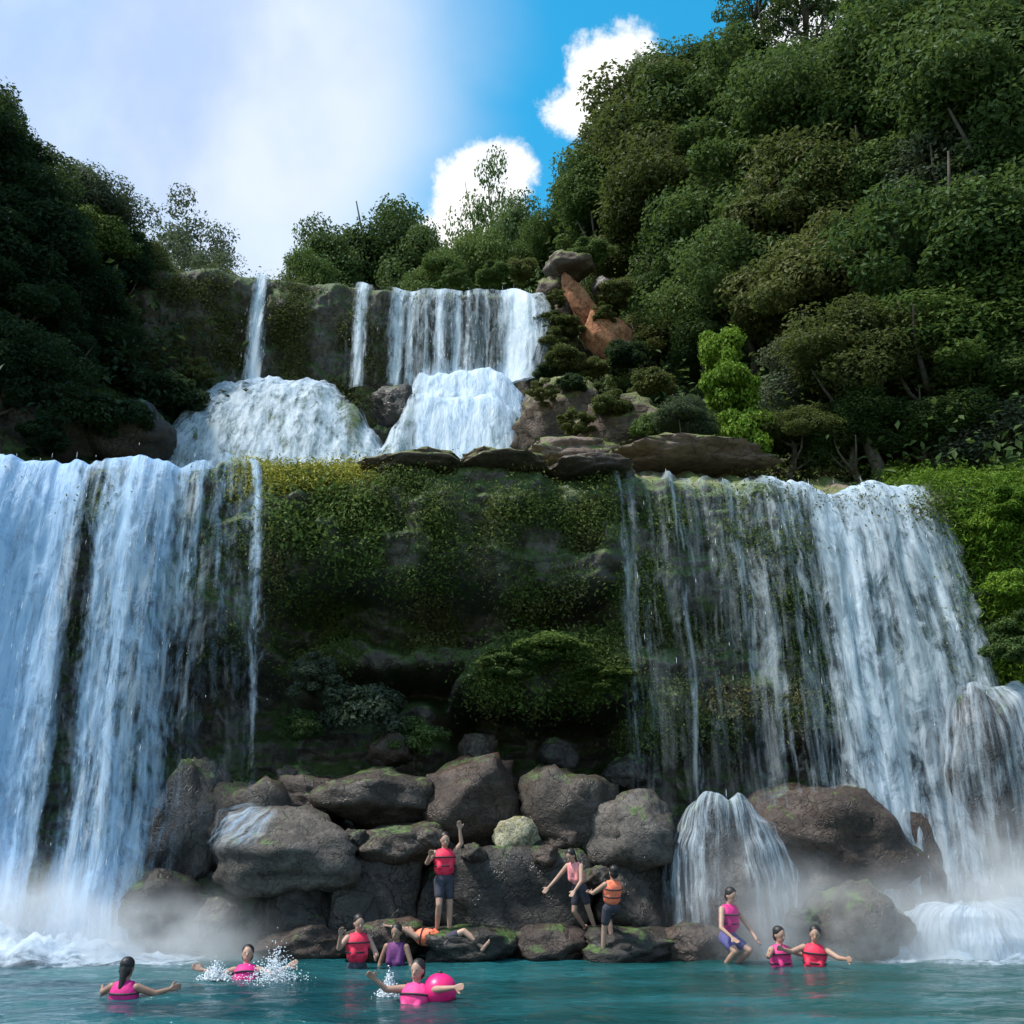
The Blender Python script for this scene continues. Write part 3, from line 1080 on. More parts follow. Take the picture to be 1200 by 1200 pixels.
for q, (px, py, rp, Y, mt, lab) in enumerate([
        (505, 985, 20, 19.0, 'boulder', 'small grey stone left of the raised-arm person'), (640, 1003, 16, 19.0, 'boulder_brown', 'small brown stone right of the cream stone'),
        (415, 985, 18, 19.2, 'boulder_dark', 'small dark stone in the gap right of the splashed boulder'), (660, 985, 22, 19.6, 'boulder_brown', 'reddish stone in the gap under the upright boulder'),
        (555, 1000, 15, 18.9, 'boulder', 'fist-like grey stone left of the cream stone'), (700, 1030, 20, 18.9, 'boulder', 'pale wedge stone at the right end of the wide slab'),
        (455, 880, 26, 21.0, 'boulder_brown', 'dim brown stone at the back under the plants'), (560, 880, 24, 21.2, 'boulder', 'dim grey stone at the back of the cave mouth'),
        (655, 885, 26, 21.2, 'boulder_dark', 'dark stone at the back, above the upright boulder'), (735, 905, 26, 20.8, 'boulder_dark', 'dark stone behind the slanting pale boulder'),
        (345, 915, 22, 20.6, 'boulder_dark', 'dark stone behind the rust brown boulder'), (940, 1085, 24, 18.8, 'boulder_dark', 'dark wet stone left of the peaked boulder'),
        (1075, 1095, 26, 18.9, 'boulder_dark', 'dark wet stone inside the white splash'), (255, 1075, 26, 18.9, 'boulder_dark', 'dark wet stone under the white chute')]):
    boulder(px - rp, py - rp * .75, px + rp, py + rp * .75, Y, mt, lab, 70 + q, facets=.9, rz=q)
# upper rocks
boulder(636, 300, 694, 330, 29.8, 'bank', 'rounded greyish rock on top of the orange soil bank', 40, group='rocks on the upper bank')
boulder(694, 326, 722, 346, 29.3, 'boulder', 'small pale rock beside the orange soil', 41, group='rocks on the upper bank')
boulder(628, 326, 668, 354, 30.0, 'bank', 'brown ledge rock at the right shoulder of the upper fall', 42, block=.4, group='rocks on the upper bank')
boulder(640, 350, 684, 395, 30.2, 'bank', 'mossy brown rock right of the upper fall', 43, block=.3, group='rocks on the upper bank')
for x0, y0, x1, y1, Y, mt, lab, sd in (
        (598, 448, 705, 535, 27.0, 'bank', 'layered mossy rock bank at the right edge of the white steps', 44),
        (672, 470, 800, 545, 26.0, 'bank', 'layered overgrown rock bank above the thin right strands', 46),
        (600, 522, 730, 552, 23.8, 'ground', 'low reddish rock shelf at the middle of the ledge', 56),
        (700, 528, 905, 556, 23.2, 'ground', 'long reddish rock shelf leading to the right fall', 47)):
    o = boulder(x0, y0, x1, y1, Y, mt, lab, sd, block=.3, facets=.6, dep=.7, group='rock layers on the upper bank')
    hpx = (y1 - y0) / 14
    for v in o.data.vertices:                      # horizontal strata, each layer stepping in a little
        c = v.co
        k = (c.z * hpx * .5 + .8 * noise.noise(Vector((c.x * 2 + sd, c.y * 2, c.z)))) % 1.0
        f_ = 1 - .16 * k - .10 * max(0, noise.noise(Vector((c.x * 4 + sd, c.y * 4, c.z * 6))))
        c.x *= f_
        c.y *= f_
boulder(664, 318, 694, 388, 29.5, 'orange', 'narrow upper tongue of bare orange soil on the bank', 48, facets=1.2, ry=R(-28), dep=.6, name='soil_bank', cat='soil bank', group='soil on the upper bank')
boulder(682, 362, 738, 428, 29.2, 'orange', 'broad lower patch of bare orange soil on the bank', 61, facets=1.2, ry=R(-40), dep=.6, name='soil_bank', cat='soil bank', group='soil on the upper bank')
boulder(436, 452, 486, 500, 28.6, 'boulder_dark', 'dark rock rib between the domed cascade and the steps', 49, facets=.8, group='rocks on the upper bank')
boulder(-10, 440, 110, 545, 25.0, 'boulder_dark', 'dark rock bank above the left fall', 50, facets=.7, group='rocks on the upper bank')
boulder(90, 470, 200, 545, 26.0, 'boulder_dark', 'dark rock left of the domed cascade', 51, facets=.7, group='rocks on the upper bank')
boulder(430, 538, 545, 560, 20.9, 'bank', 'grey rock lump on the lip above the cave', 52, block=.4, group='rocks on the upper bank')
boulder(535, 536, 650, 558, 21.0, 'bank', 'dark layered rock on the lip, middle of the cliff', 53, block=.5, group='rocks on the upper bank')
boulder(640, 540, 740, 563, 21.0, 'boulder_brown', 'reddish layered rock on the lip above the bulge', 54, block=.5, group='rocks on the upper bank')


# ------------------------------------------------------------------ waterfalls
def sheet(name, x0, x1, lip, dens, mat, parent, layer=0, n=150, rows=110, back=1.2, v0=.9, zend=WZ - .05, spread=None, wob=.10, seed=0):
    """water running over the lip and falling in an arc; lip(x)->(y,z), dens(x,q)->0..1 with q the fallen share"""
    xs = np.linspace(x0, x1, n)
    P = np.zeros((rows, n, 3))
    Fl = np.zeros((rows, n, 3))
    D = np.zeros((rows, n))
    nb = max(4, int(rows * .14))
    for i, x in enumerate(xs):
        ly, lz = lip(x)
        v = v0 * (1 + .3 * noise.noise(Vector((x * 1.4, seed, 3.0))))
        H = lz - zend
        T = math.sqrt(2 * H / 9.8)
        path = 0.0
        pv = None
        for j in range(rows):
            if j < nb:
                s = 1 - j / nb
                y = ly + back * s
                z = lz + .05 + .10 * s * back
                q = 0.0
                xx = x
            else:
                q = (j - nb) / (rows - 1 - nb)
                tt = T * (q ** .75)
                y = ly - v * tt
                z = lz + .05 - 4.9 * tt * tt
                xx = x + (spread(x, q) if spread else 0)
            a = sm(0, .35, q)
            y += a * wob * noise.noise(Vector((xx * 3.2, z * .35, seed + layer * 7))) + a * wob * .6 * noise.noise(Vector((xx * 7, z * 1.2, seed + 2 + layer * 5)))
            xx += a * .10 * noise.noise(Vector((xx * .9, z * .45, seed + 9 + layer * 3)))
            y -= layer * (.03 + .10 * a)
            pt = Vector((xx, y, z))
            if pv is not None:
                path += (pt - pv).length
            pv = pt
            P[j, i] = pt
            Fl[j, i] = (x, path, layer * 13.7 + seed)
            D[j, i] = dens(x, q)
    me = np_mesh(name, P.reshape(-1, 3), grid_faces(rows, n), attrs={'flow': Fl.reshape(-1, 3), 'dens': D.ravel()})
    o = link(name, me, mat, parent)
    return o, P, D


def drops(name, P, D, n, parent, size=.005, jitter=.12):
    """loose strands and drops that leave the sheet"""
    wt = (D ** 1.5)
    wt[:26] = 0
    wt = wt.ravel() / wt.sum()
    idx = rng.choice(len(wt), n, p=wt)
    C = P.reshape(-1, 3)[idx] + rng.normal(size=(n, 3)) * np.array([.10, jitter, .1]) + np.array([0, -.05, 0])
    L = rng.uniform(.04, .26, n) * rng.uniform(.3, 1, n)
    W = rng.uniform(.4, 1.0, n) * size
    V = np.empty((n, 6, 3))
    for k, (a, b) in enumerate(((1, 0), (0, 1), (-1, 0), (0, -1))):
        V[:, k] = C + np.c_[a * W, b * W, np.zeros(n)]
    V[:, 4] = C + np.c_[np.zeros(n), np.zeros(n), L * .7]
    V[:, 5] = C - np.c_[np.zeros(n), np.zeros(n), L * .4]
    F = []
    tri = np.array([(0, 1, 4), (1, 2, 4), (2, 3, 4), (3, 0, 4), (1, 0, 5), (2, 1, 5), (3, 2, 5), (0, 3, 5)])
    F = (np.arange(n)[:, None, None] * 6 + tri[None]).reshape(-1, 3)
    o = link(name, np_mesh(name, V.reshape(-1, 3), F), M['drop'], parent)
    o['kind'] = 'stuff'
    return o


def lipc(x):
    return interp(x, LIPY) + .35 * fbm(x * .45, 5.2, 0, 4) + .25, interp(x, LIP) + .24 * fbm(x * .8, 1.7, 0, 4)


def g_(x, c, s):
    return math.exp(-((x - c) / s) ** 2)


def dens_left(x, q):
    d = interp(x, [(-13, .85), (-9.4, .84), (-8.95, .62), (-8.75, .26), (-8.55, .28), (-8.3, .66), (-7.8, .72), (-7.1, .60), (-6.85, .44), (-6.5, .24), (-6.2, .19), (-5.6, .18), (-5.35, .05), (-5.0, 0)])
    if x < -8.9:
        d -= .10 * sm(.1, .5, q)
    elif x < -6.8:
        d -= .16 * sm(.05, .6, q)
    else:
        d = max(d, .55 * g_(x, -6.55, .10) * (1 - .5 * q), .50 * g_(x, -6.08, .07) * (1 - .7 * q), .66 * g_(x, -5.55, .10) * (1 - .6 * q))
        d *= 1 - .55 * sm(.25, .8, q)
    d = d + .25 * (1 - sm(0, .10, q)) * (1 if x < -6.5 else .2)
    d += .30 * sm(.82, 1, q) * (x < -7)
    return max(0, min(1, d))


def dens_right(x, q):
    d = interp(x, [(2.0, 0), (2.2, .20), (3.0, .14), (4.3, .18), (5.0, .30), (5.8, .47), (6.6, .72), (7.4, .66), (7.9, .74), (8.35, .62), (8.65, .0)])
    if x < 5.2:
        d *= 1 - .35 * sm(.3, .9, q)
        d = max(d, .62 * g_(x, 2.25, .06) * (1 - .8 * q), .5 * g_(x, 3.35, .07) * (1 - .3 * q), .55 * g_(x, 4.6, .08) * (1 - .4 * q))
    else:
        d -= .20 * sm(.05, .5, q) * (1 - .7 * g_(x, 6.65, .35) - .6 * g_(x, 8.5, .3))
        d = max(d, .9 * (1 - sm(.0, .16, q)) * box(x, 5.3, 8.5, .25))
    return max(0, min(1, d))


def spread_l(x, q):
    return q * (.62 - .12 * sm(-8.5, -10, x) + .10 * sm(-6.2, -5.2, x)) + .38 * math.sqrt(q) * sm(-6.5, -5.4, x)


def waterfall(label, x0, x1, lip, dens, mats, layers, ndrop, **kw):
    t_ = empty('waterfall', ((x0 + x1) / 2, lip((x0 + x1) / 2)[0], kw.get('zend', 0)))
    tag(t_, label, 'waterfall', 'waterfalls')
    bpy.context.view_layer.update()
    P = D = None
    for k in range(layers):
        o, P_, D_ = sheet('water_sheet', x0, x1, lip, dens, mats[k % len(mats)], t_, layer=k, **kw)
        o.matrix_parent_inverse = Matrix.Translation(-t_.location)
        if k == layers - 1:
            P, D = P_, D_
    if ndrop:
        o = drops('spray', P, D, ndrop, t_)
        o.matrix_parent_inverse = Matrix.Translation(-t_.location)
    return t_


waterfall('heavy white waterfall, shade-tinted blue, pouring over the left end of the lower cliff', -13.6, -5.0, lipc, dens_left,
          [M['fall_shade_blue'], M['fall'], M['fall_shade_blue']], 3, 500, n=260, rows=150, v0=1.0, spread=spread_l, seed=1)
waterfall('broad veil waterfall over the right end of the lower cliff, beside the grassy bank', 2.0, 9.0, lipc, dens_right,
          [M['fall_thin'], M['fall']], 2, 160, n=260, rows=150, v0=.9, seed=11, spread=lambda x, q: .95 * q ** .6 * sm(6.4, 8.6, x) + .15 * q)


def lipu(x):
    lz = UZ - .35 * sm(-5.2, -4.2, x) - .5 * sm(-.2, .9, x) - 1.5 * sm(.9, 2.4, x) + .10 * fbm(x * .8, 4, 1, 3)
    ly = 30.0 + .3 * fbm(x * .5, 2.2, 4, 3) - .5 * sm(-.6, .8, x) - .9 * sm(-7.2, -10, x)
    return ly + .1, lz


waterfall('single thin waterfall dropping from the upper cliff onto the domed cascade', -8.6, -7.7, lipu,
          lambda x, q: min(1, 1.0 * g_(x, -8.28 + .18 * q, .15 + .10 * q)), [M['fall_thin'], M['fall']], 2, 120, n=40, rows=80, v0=.7, zend=15.8, seed=21)


def dens_up(x, q):
    d = .10
    for c, s, a in ((-4.95, .22, .85), (-3.7, .22, .80), (-3.3, .16, .7), (-2.75, .12, .55), (-2.35, .22, .85), (-1.8, .20, .8), (-1.45, .12, .6), (.12, .62, 1.0), (-.6, .25, .35)):
        d = max(d, a * g_(x, c, s))
    d = max(d, .35 * box(x, -4.0, -.3, .2))
    return max(0, min(1, d * (1 - .15 * q) + .35 * sm(.8, 1, q) * box(x, -3.0, .5, .3)))


waterfall('veil of streams over the upper cliff ending in a bright rounded right shoulder', -5.4, .95, lipu, dens_up,
          [M['fall_thin'], M['fall']], 2, 400, n=200, rows=100, v0=.7, zend=16.0, spread=lambda x, q: sm(-.6, .5, x) * (.55 * math.sin(2.6 * q) - .35 * q), seed=31)


# cascades sliding over the apron
def slide(label, x0, x1, dens, n=140, rows=70, y0=26.4, y1=30.0, seed=0):
    xs_ = np.linspace(x0, x1, n)
    ys_ = np.linspace(y1, y0, rows)
    objs = []
    t_ = empty('cascade', ((x0 + x1) / 2, y0, 11.5))
    tag(t_, label, 'cascade', 'cascades between the two cliffs')
    bpy.context.view_layer.update()
    for k in range(2):
        P = np.zeros((rows, n, 3))
        Fl = np.zeros((rows, n, 3))
        D = np.zeros((rows, n))
        for j, y in enumerate(ys_):
            for i, x in enumerate(xs_):
                z = apron_z(x, y) + .07 + .07 * k + .10 * noise.noise(Vector((x * 2.5, y * 1.2, seed + k * 4)))
                P[j, i] = (x, y - .05 * k - .08, z)
                Fl[j, i] = (x, (30 - y) * 1.7 + (16 - z) * .6, seed + k * 9)
                D[j, i] = dens(x, j / (rows - 1))
        o = link('water_sheet', np_mesh('water_sheet', P.reshape(-1, 3), grid_faces(rows, n), attrs={'flow': Fl.reshape(-1, 3), 'dens': D.ravel()}), M['cascade'], t_)
        o.matrix_parent_inverse = Matrix.Translation(-t_.location)
    return t_


slide('domed white cascade spreading below the single thin waterfall', -13.2, -3.7,
      lambda x, q: min(1, (.62 + .25 * sm(.5, 0, q)) * box(x, interp(q, [(0, -9.6), (.25, -10.2), (.5, -11.6), (1, -13.0)]), interp(q, [(0, -6.1), (.5, -4.9), (1, -3.95)]), .45)), seed=2)
slide('white stepped cascade below the veil of upper streams', -5.2, 1.0,
      lambda x, q: min(1, max(.97 * box(x, -2.9, interp(q, [(0, .5), (1, -.2)]), .25) - .45 * g_(q, .40, .03), .6 * box(x, -4.6, -2.6, .3) * box(q, .0, .9, .1))), seed=6)


# small cascades among the boulders
def arc_fall(label, px0, px1, pytop, Y, zend, dens, v0, seed, mats, back=.5, layers=2, ndrop=200, spr=.35, shift=0.0):
    a, b = at(px0, pytop, Y), at(px1, pytop, Y)

    def lp(x):
        q = (x - a.x) / (b.x - a.x)
        return Y, a.z - .9 * (2 * q - 1) ** 2 * .5
    return waterfall(label, a.x, b.x, lp, lambda x, q: dens((x - a.x) / (b.x - a.x), q), mats, layers, ndrop, n=80, rows=70, back=back, v0=v0, zend=zend, seed=seed, wob=.06,
                     spread=lambda x, q: q * (shift + spr * (2 * (x - a.x) / (b.x - a.x) - 1)))


from mathutils.bvhtree import BVHTree


def drape(label, rock, dens, mats, p0=-80, p1=80, t0=8, t1=112, lift=.07, seed=0, n=110, rows=100):
    """a film of water following the surface of a boulder and dropping off its belly; dens(phi, theta) in degrees"""
    bpy.context.view_layer.update()
    me = rock.data
    mw = rock.matrix_world
    bvh = BVHTree.FromPolygons([mw @ v.co for v in me.vertices], [tuple(p.vertices) for p in me.polygons])
    c = mw.translation.copy()
    sx, sy, sz = rock.scale
    t_ = empty('cascade', (c.x, c.y, WZ))
    tag(t_, label, 'cascade', 'small cascades among the boulders')
    for k in range(len(mats)):
        P = np.zeros((rows, n, 3))
        Fl = np.zeros((rows, n, 3))
        D = np.zeros((rows, n))
        tail = 26
        for i in range(n):
            ph = R(p0 + (p1 - p0) * i / (n - 1))
            pv, path = None, 0.0
            rmax = 0.0
            for j in range(rows):
                th_ = t0 + (t1 - t0) * min(1, j / (rows - 1 - tail))
                th = R(th_)
                d = Vector((math.sin(th) * math.sin(ph) * sx, -math.sin(th) * math.cos(ph) * sy, math.cos(th) * sz))
                if j >= rows - tail:
                    f = (j - rows + tail + 1) / tail
                    P[j, i] = end + out * (.10 * f) + Vector((0, 0, (WZ - .05 - end.z) * f))
                    Fl[j, i] = (ph * sx * 1.6, path + (end.z - WZ) * f, seed + k * 5)
                    D[j, i] = max(0, min(1, dens(math.degrees(ph), t1 + 10 * f)))
                    continue
                hit = bvh.ray_cast(c + d * 3, -d)[0] or (c + d)
                hor = Vector((hit.x - c.x, hit.y - c.y, 0))
                out = hor.normalized() if hor.length > 1e-3 else Vector((0, -1, 0))
                rmax = max(rmax, hor.length)
                pt = hit + out * ((rmax - hor.length) + lift * (1 + k) * (.4 + math.sin(min(th, 1.57)))) + Vector((0, 0, lift * max(0, math.cos(th))))
                pt += out * .05 * noise.noise(Vector((ph * 6, th * 2, seed + k)))
                if pv is not None:
                    path += (pt - pv).length
                pv = end = pt
                P[j, i] = pt
                Fl[j, i] = (ph * sx * 1.6, path, seed + k * 5)
                D[j, i] = max(0, min(1, dens(math.degrees(ph), th_)))
        for _ in range(5):                         # water bridges the small hollows of the rock
            P[1:-1, 1:-1] = .5 * P[1:-1, 1:-1] + .125 * (P[1:-1, :-2] + P[1:-1, 2:] + P[:-2, 1:-1] + P[2:, 1:-1])
            P[0] = P[1]
        me2 = np_mesh('water_sheet', P.reshape(-1, 3), grid_faces(rows, n), attrs={'flow': Fl.reshape(-1, 3), 'dens': D.ravel()})
        o = link('water_sheet', me2, mats[k], t_)
        o.matrix_parent_inverse = Matrix.Translation(-t_.location)


drape('small veil cascade spreading over the domed dark boulder', veil_rock,
      lambda p, q: box(p, -70, 75, 16) * sm(2, 20, q) * (.50 - .38 * g_(p, -8, 22) * sm(25, 55, q) - .10 * sm(60, 110, q)), [M['fall_thin'], M['fall']], seed=41)
drape('thin white film of water and glare on the left side of the rounded grey boulder', chute_rock,
      lambda p, q: box(p, -80, -22, 14) * sm(14, 34, q) * .36 * (1 - sm(62, 100, q)), [M['fall_thin'], M['fall_shade_blue']], seed=45, p0=-105, p1=10, t1=112)  # white glare on the boulder is put into this water film too
drape('bright water striking the tall rock at the right end of the fall', jet_rock,
      lambda p, q: box(p, -66, 84, 15) * sm(2, 14, q) * (.34 + .45 * g_(p, 38, 20) - .08 * sm(50, 110, q)), [M['fall'], M['fall_thin']], seed=47)
runoff = boulder(1015, 1052, 1290, 1165, 19.1, 'boulder_dark', 'low dark rock under the white runoff at the right end', 91, facets=1.5, block=0, dep=.5)
drape('bright white runoff spreading into the pool under the right end of the fall', runoff,
      lambda p, q: box(p, -78, 90, 10) * sm(4, 20, q) * .74, [M['cascade'], M['cascade']], seed=51)



# foam heaps where the falls meet the pool
def foam(label, xa, xb, yc, hgt, wid, seed, tilt=0.0):
    n, mrow = 120, 50
    P = np.zeros((mrow, n, 3))
    D = np.zeros((mrow, n))
    Fl = np.zeros((mrow, n, 3))
    for j in range(mrow):
        for i in range(n):
            u, v = i / (n - 1), j / (mrow - 1)
            x = xa + (xb - xa) * u
            y = yc + (v - .5) * 2 * wid
            e = math.sin(math.pi * v) ** .8 * (math.sin(math.pi * min(1, max(0, u))) ** .4)
            hh = hgt * (1 + tilt * (2 * u - 1))
            z = WZ - .06 + e * hh * (.55 + .6 * fbm(x * 1.1, y * 1.4, seed, 5) + .12 * fbm(x * 5, y * 5, seed, 3))
            P[j, i] = (x, y, max(z, WZ - .1))
            D[j, i] = min(1, .25 + 1.1 * e)
            Fl[j, i] = (x * .7, y * 2 + z * 3, seed)
    o = link('foam', np_mesh('foam', P.reshape(-1, 3), grid_faces(mrow, n), attrs={'flow': Fl.reshape(-1, 3), 'dens': D.ravel()}), M['cascade'])
    tag(o, label, 'foam', 'foam at the foot of the falls')
    return o


foam('bank of white foam where the left fall hits the pool', -13.8, -4.9, 18.6, 1.0, 1.3, 3, -.7)
foam('white splash foam where the right fall hits the pool', 5.8, 11.0, 18.8, .60, 1.1, 8, .4)


def spray(label, parts, seed, smin=.0015, smax=.0052):
    """fine drops thrown up where the water lands"""
    Cs = []
    for xa, xb, y, hgt, n in parts:
        h = np.abs(rng.normal(size=n)) ** 1.3 * hgt * .55
        Cs.append(np.c_[rng.uniform(xa, xb, n) + rng.normal(size=n) * .15, y + rng.normal(size=n) * .35, WZ + h])
    C = np.concatenate(Cs)
    n = len(C)
    V = np.empty((n, 4, 3))
    sz = rng.uniform(smin, smax, n)
    for k, d in enumerate(((1, 1, 1), (-1, -1, 1), (-1, 1, -1), (1, -1, -1))):
        V[:, k] = C + np.array(d) * sz[:, None]
    tri = np.array([(0, 1, 2), (0, 3, 1), (0, 2, 3), (1, 3, 2)])
    F = (np.arange(n)[:, None, None] * 4 + tri[None]).reshape(-1, 3)
    o = link('spray', np_mesh('spray', V.reshape(-1, 3), F), M['drop'])
    tag(o, label, None, None, 'stuff')


spray('fine white spray at the foot of the left fall', [(-12.5, -8.2, 18.4, 1.0, 5000), (-8.4, -6.2, 18.3, .6, 2500)], 1)

# mist hanging at the foot of the falls
m, t = newmat('mist')
tcm = t.n('ShaderNodeTexCoord')
vl = t.n('ShaderNodeVectorMath', operation='LENGTH')
t.link(tcm.outputs['Object'], vl.inputs[0])
gpos = t.n('ShaderNodeNewGeometry')
nzm = t.noise(gpos.outputs['Position'], 1.1, 3, .6)
soft = t.smooth(vl.outputs['Value'], 1.0, .15)
oim = t.n('ShaderNodeObjectInfo')
dn = t.math('MULTIPLY', t.math('MULTIPLY', soft, t.smooth(nzm, .28, .66)), oim.outputs['Alpha'])
vp = t.n('ShaderNodeVolumeScatter', ins={'Color': (.985, .99, 1, 1), 'Density': t.math('MULTIPLY', dn, 4.0), 'Anisotropy': .2})
t.n('ShaderNodeOutputMaterial', ins={1: vp.outputs[0]})
M['mist'] = m
m.cycles.volume_step_rate = 1.5
# x, y, z, radii, density share
MIST = [(-10.6, 18.4, .6, 3.0, 1.3, 2.5, .55), (-8.0, 18.3, .55, 2.9, 1.2, 1.7, .5), (-5.6, 18.3, .5, 2.2, 1.1, 1.3, .38),
        (4.3, 18.4, .9, 2.0, 1.1, 1.8, .22), (8.9, 18.5, .7, 2.8, 1.2, 2.6, .45), (6.6, 18.4, .6, 2.6, 1.1, 1.6, .30)]
for q, (x, y, z, a, b, c, dshare) in enumerate(MIST):
    bm = bmesh.new()
    bmesh.ops.create_icosphere(bm, subdivisions=3, radius=1)
    o = link('mist', bm_mesh('mist', bm), M['mist'])
    o.location = (x, y, z)
    o.scale = (a, b, c)
    o.color = (1, 1, 1, dshare)
    tag(o, kind='stuff')

# ------------------------------------------------------------------ people
SKIN = [plain('skin', (.42, .25, .18), .5, (.36, .21, .15), 6), plain('skin_tan', (.33, .19, .13), .5, (.28, .15, .10), 6)]
CLOTH = {'red': plain('red_vest', (.80, .03, .08), .65, (.66, .02, .06), 20, .3), 'pink': plain('pink_vest', (.86, .06, .25), .65, (.74, .04, .20), 20, .3),
         'magenta': plain('magenta_vest', (.70, .02, .20), .65, (.55, .015, .18), 20, .3), 'orange': plain('orange_vest', (.95, .24, .12), .65, (.88, .15, .08), 20, .3),
         'rose': plain('rose_shirt', (.86, .32, .32), .65, (.80, .24, .25), 20, .3), 'purple': plain('purple_shirt', (.10, .03, .14), .7, (.16, .03, .13), 20, .3),
         'dark': plain('dark_cloth', (.03, .03, .045), .8, (.05, .045, .06), 20, .3), 'blue': plain('blue_shorts', (.07, .07, .20), .8, (.10, .09, .25), 20, .3)}
HAIR = plain('hair', (.012, .010, .010), .45, (.02, .016, .014), 30, .4)
EYE = plain('eye_dark', (.02, .015, .012), .2)
STRAP = plain('strap', (.03, .03, .035), .6)


def cone_between(bm, a, b, ra, rb, seg=12):
    a, b = Vector(a), Vector(b)
    for p, r in ((a, ra), (b, rb)):
        bmesh.ops.create_icosphere(bm, subdivisions=2, radius=r, matrix=Matrix.Translation(p))
    d = b - a
    if d.length > 1e-4:
        mt = Matrix.Translation((a + b) / 2) @ d.to_track_quat('Z', 'Y').to_matrix().to_4x4()
        bmesh.ops.create_cone(bm, cap_ends=True, segments=seg, radius1=ra, radius2=rb, depth=d.length, matrix=mt)


def ell(bm, c, r, rot=None):
    mt = Matrix.Translation(c) @ (rot or Matrix.Identity(4)) @ Matrix.Diagonal((*r, 1))
    bmesh.ops.create_icosphere(bm, subdivisions=3, radius=1, matrix=mt)


def fuse(name, bm, voxel, it=4):
    me = bpy.data.meshes.new(name)
    bm.to_mesh(me)
    bm.free()
    o = bpy.data.objects.new(name, me)
    COL.objects.link(o)
    md = o.modifiers.new('r', 'REMESH')
    md.mode = 'VOXEL'
    md.voxel_size = voxel
    s = o.modifiers.new('s', 'SMOOTH')
    s.iterations = it
    s.factor = .5
    dg = bpy.context.evaluated_depsgraph_get()
    out = bpy.data.meshes.new_from_object(o.evaluated_get(dg))
    out.name = name
    for p in out.polygons:
        p.use_smooth = True
    bpy.data.objects.remove(o)
    bpy.data.meshes.remove(me)
    return out


STAND = dict(pelvis=(0, 0, .93), chest=(0, 0, 1.27), neck=(0, .01, 1.45), head=(0, -.02, 1.61),
             elL=(-.28, .0, 1.13), wrL=(-.30, -.10, .90), elR=(.28, 0, 1.13), wrR=(.30, -.10, .90),
             knL=(-.11, -.02, .50), anL=(-.12, .02, .09), knR=(.11, -.02, .50), anR=(.12, .02, .09))


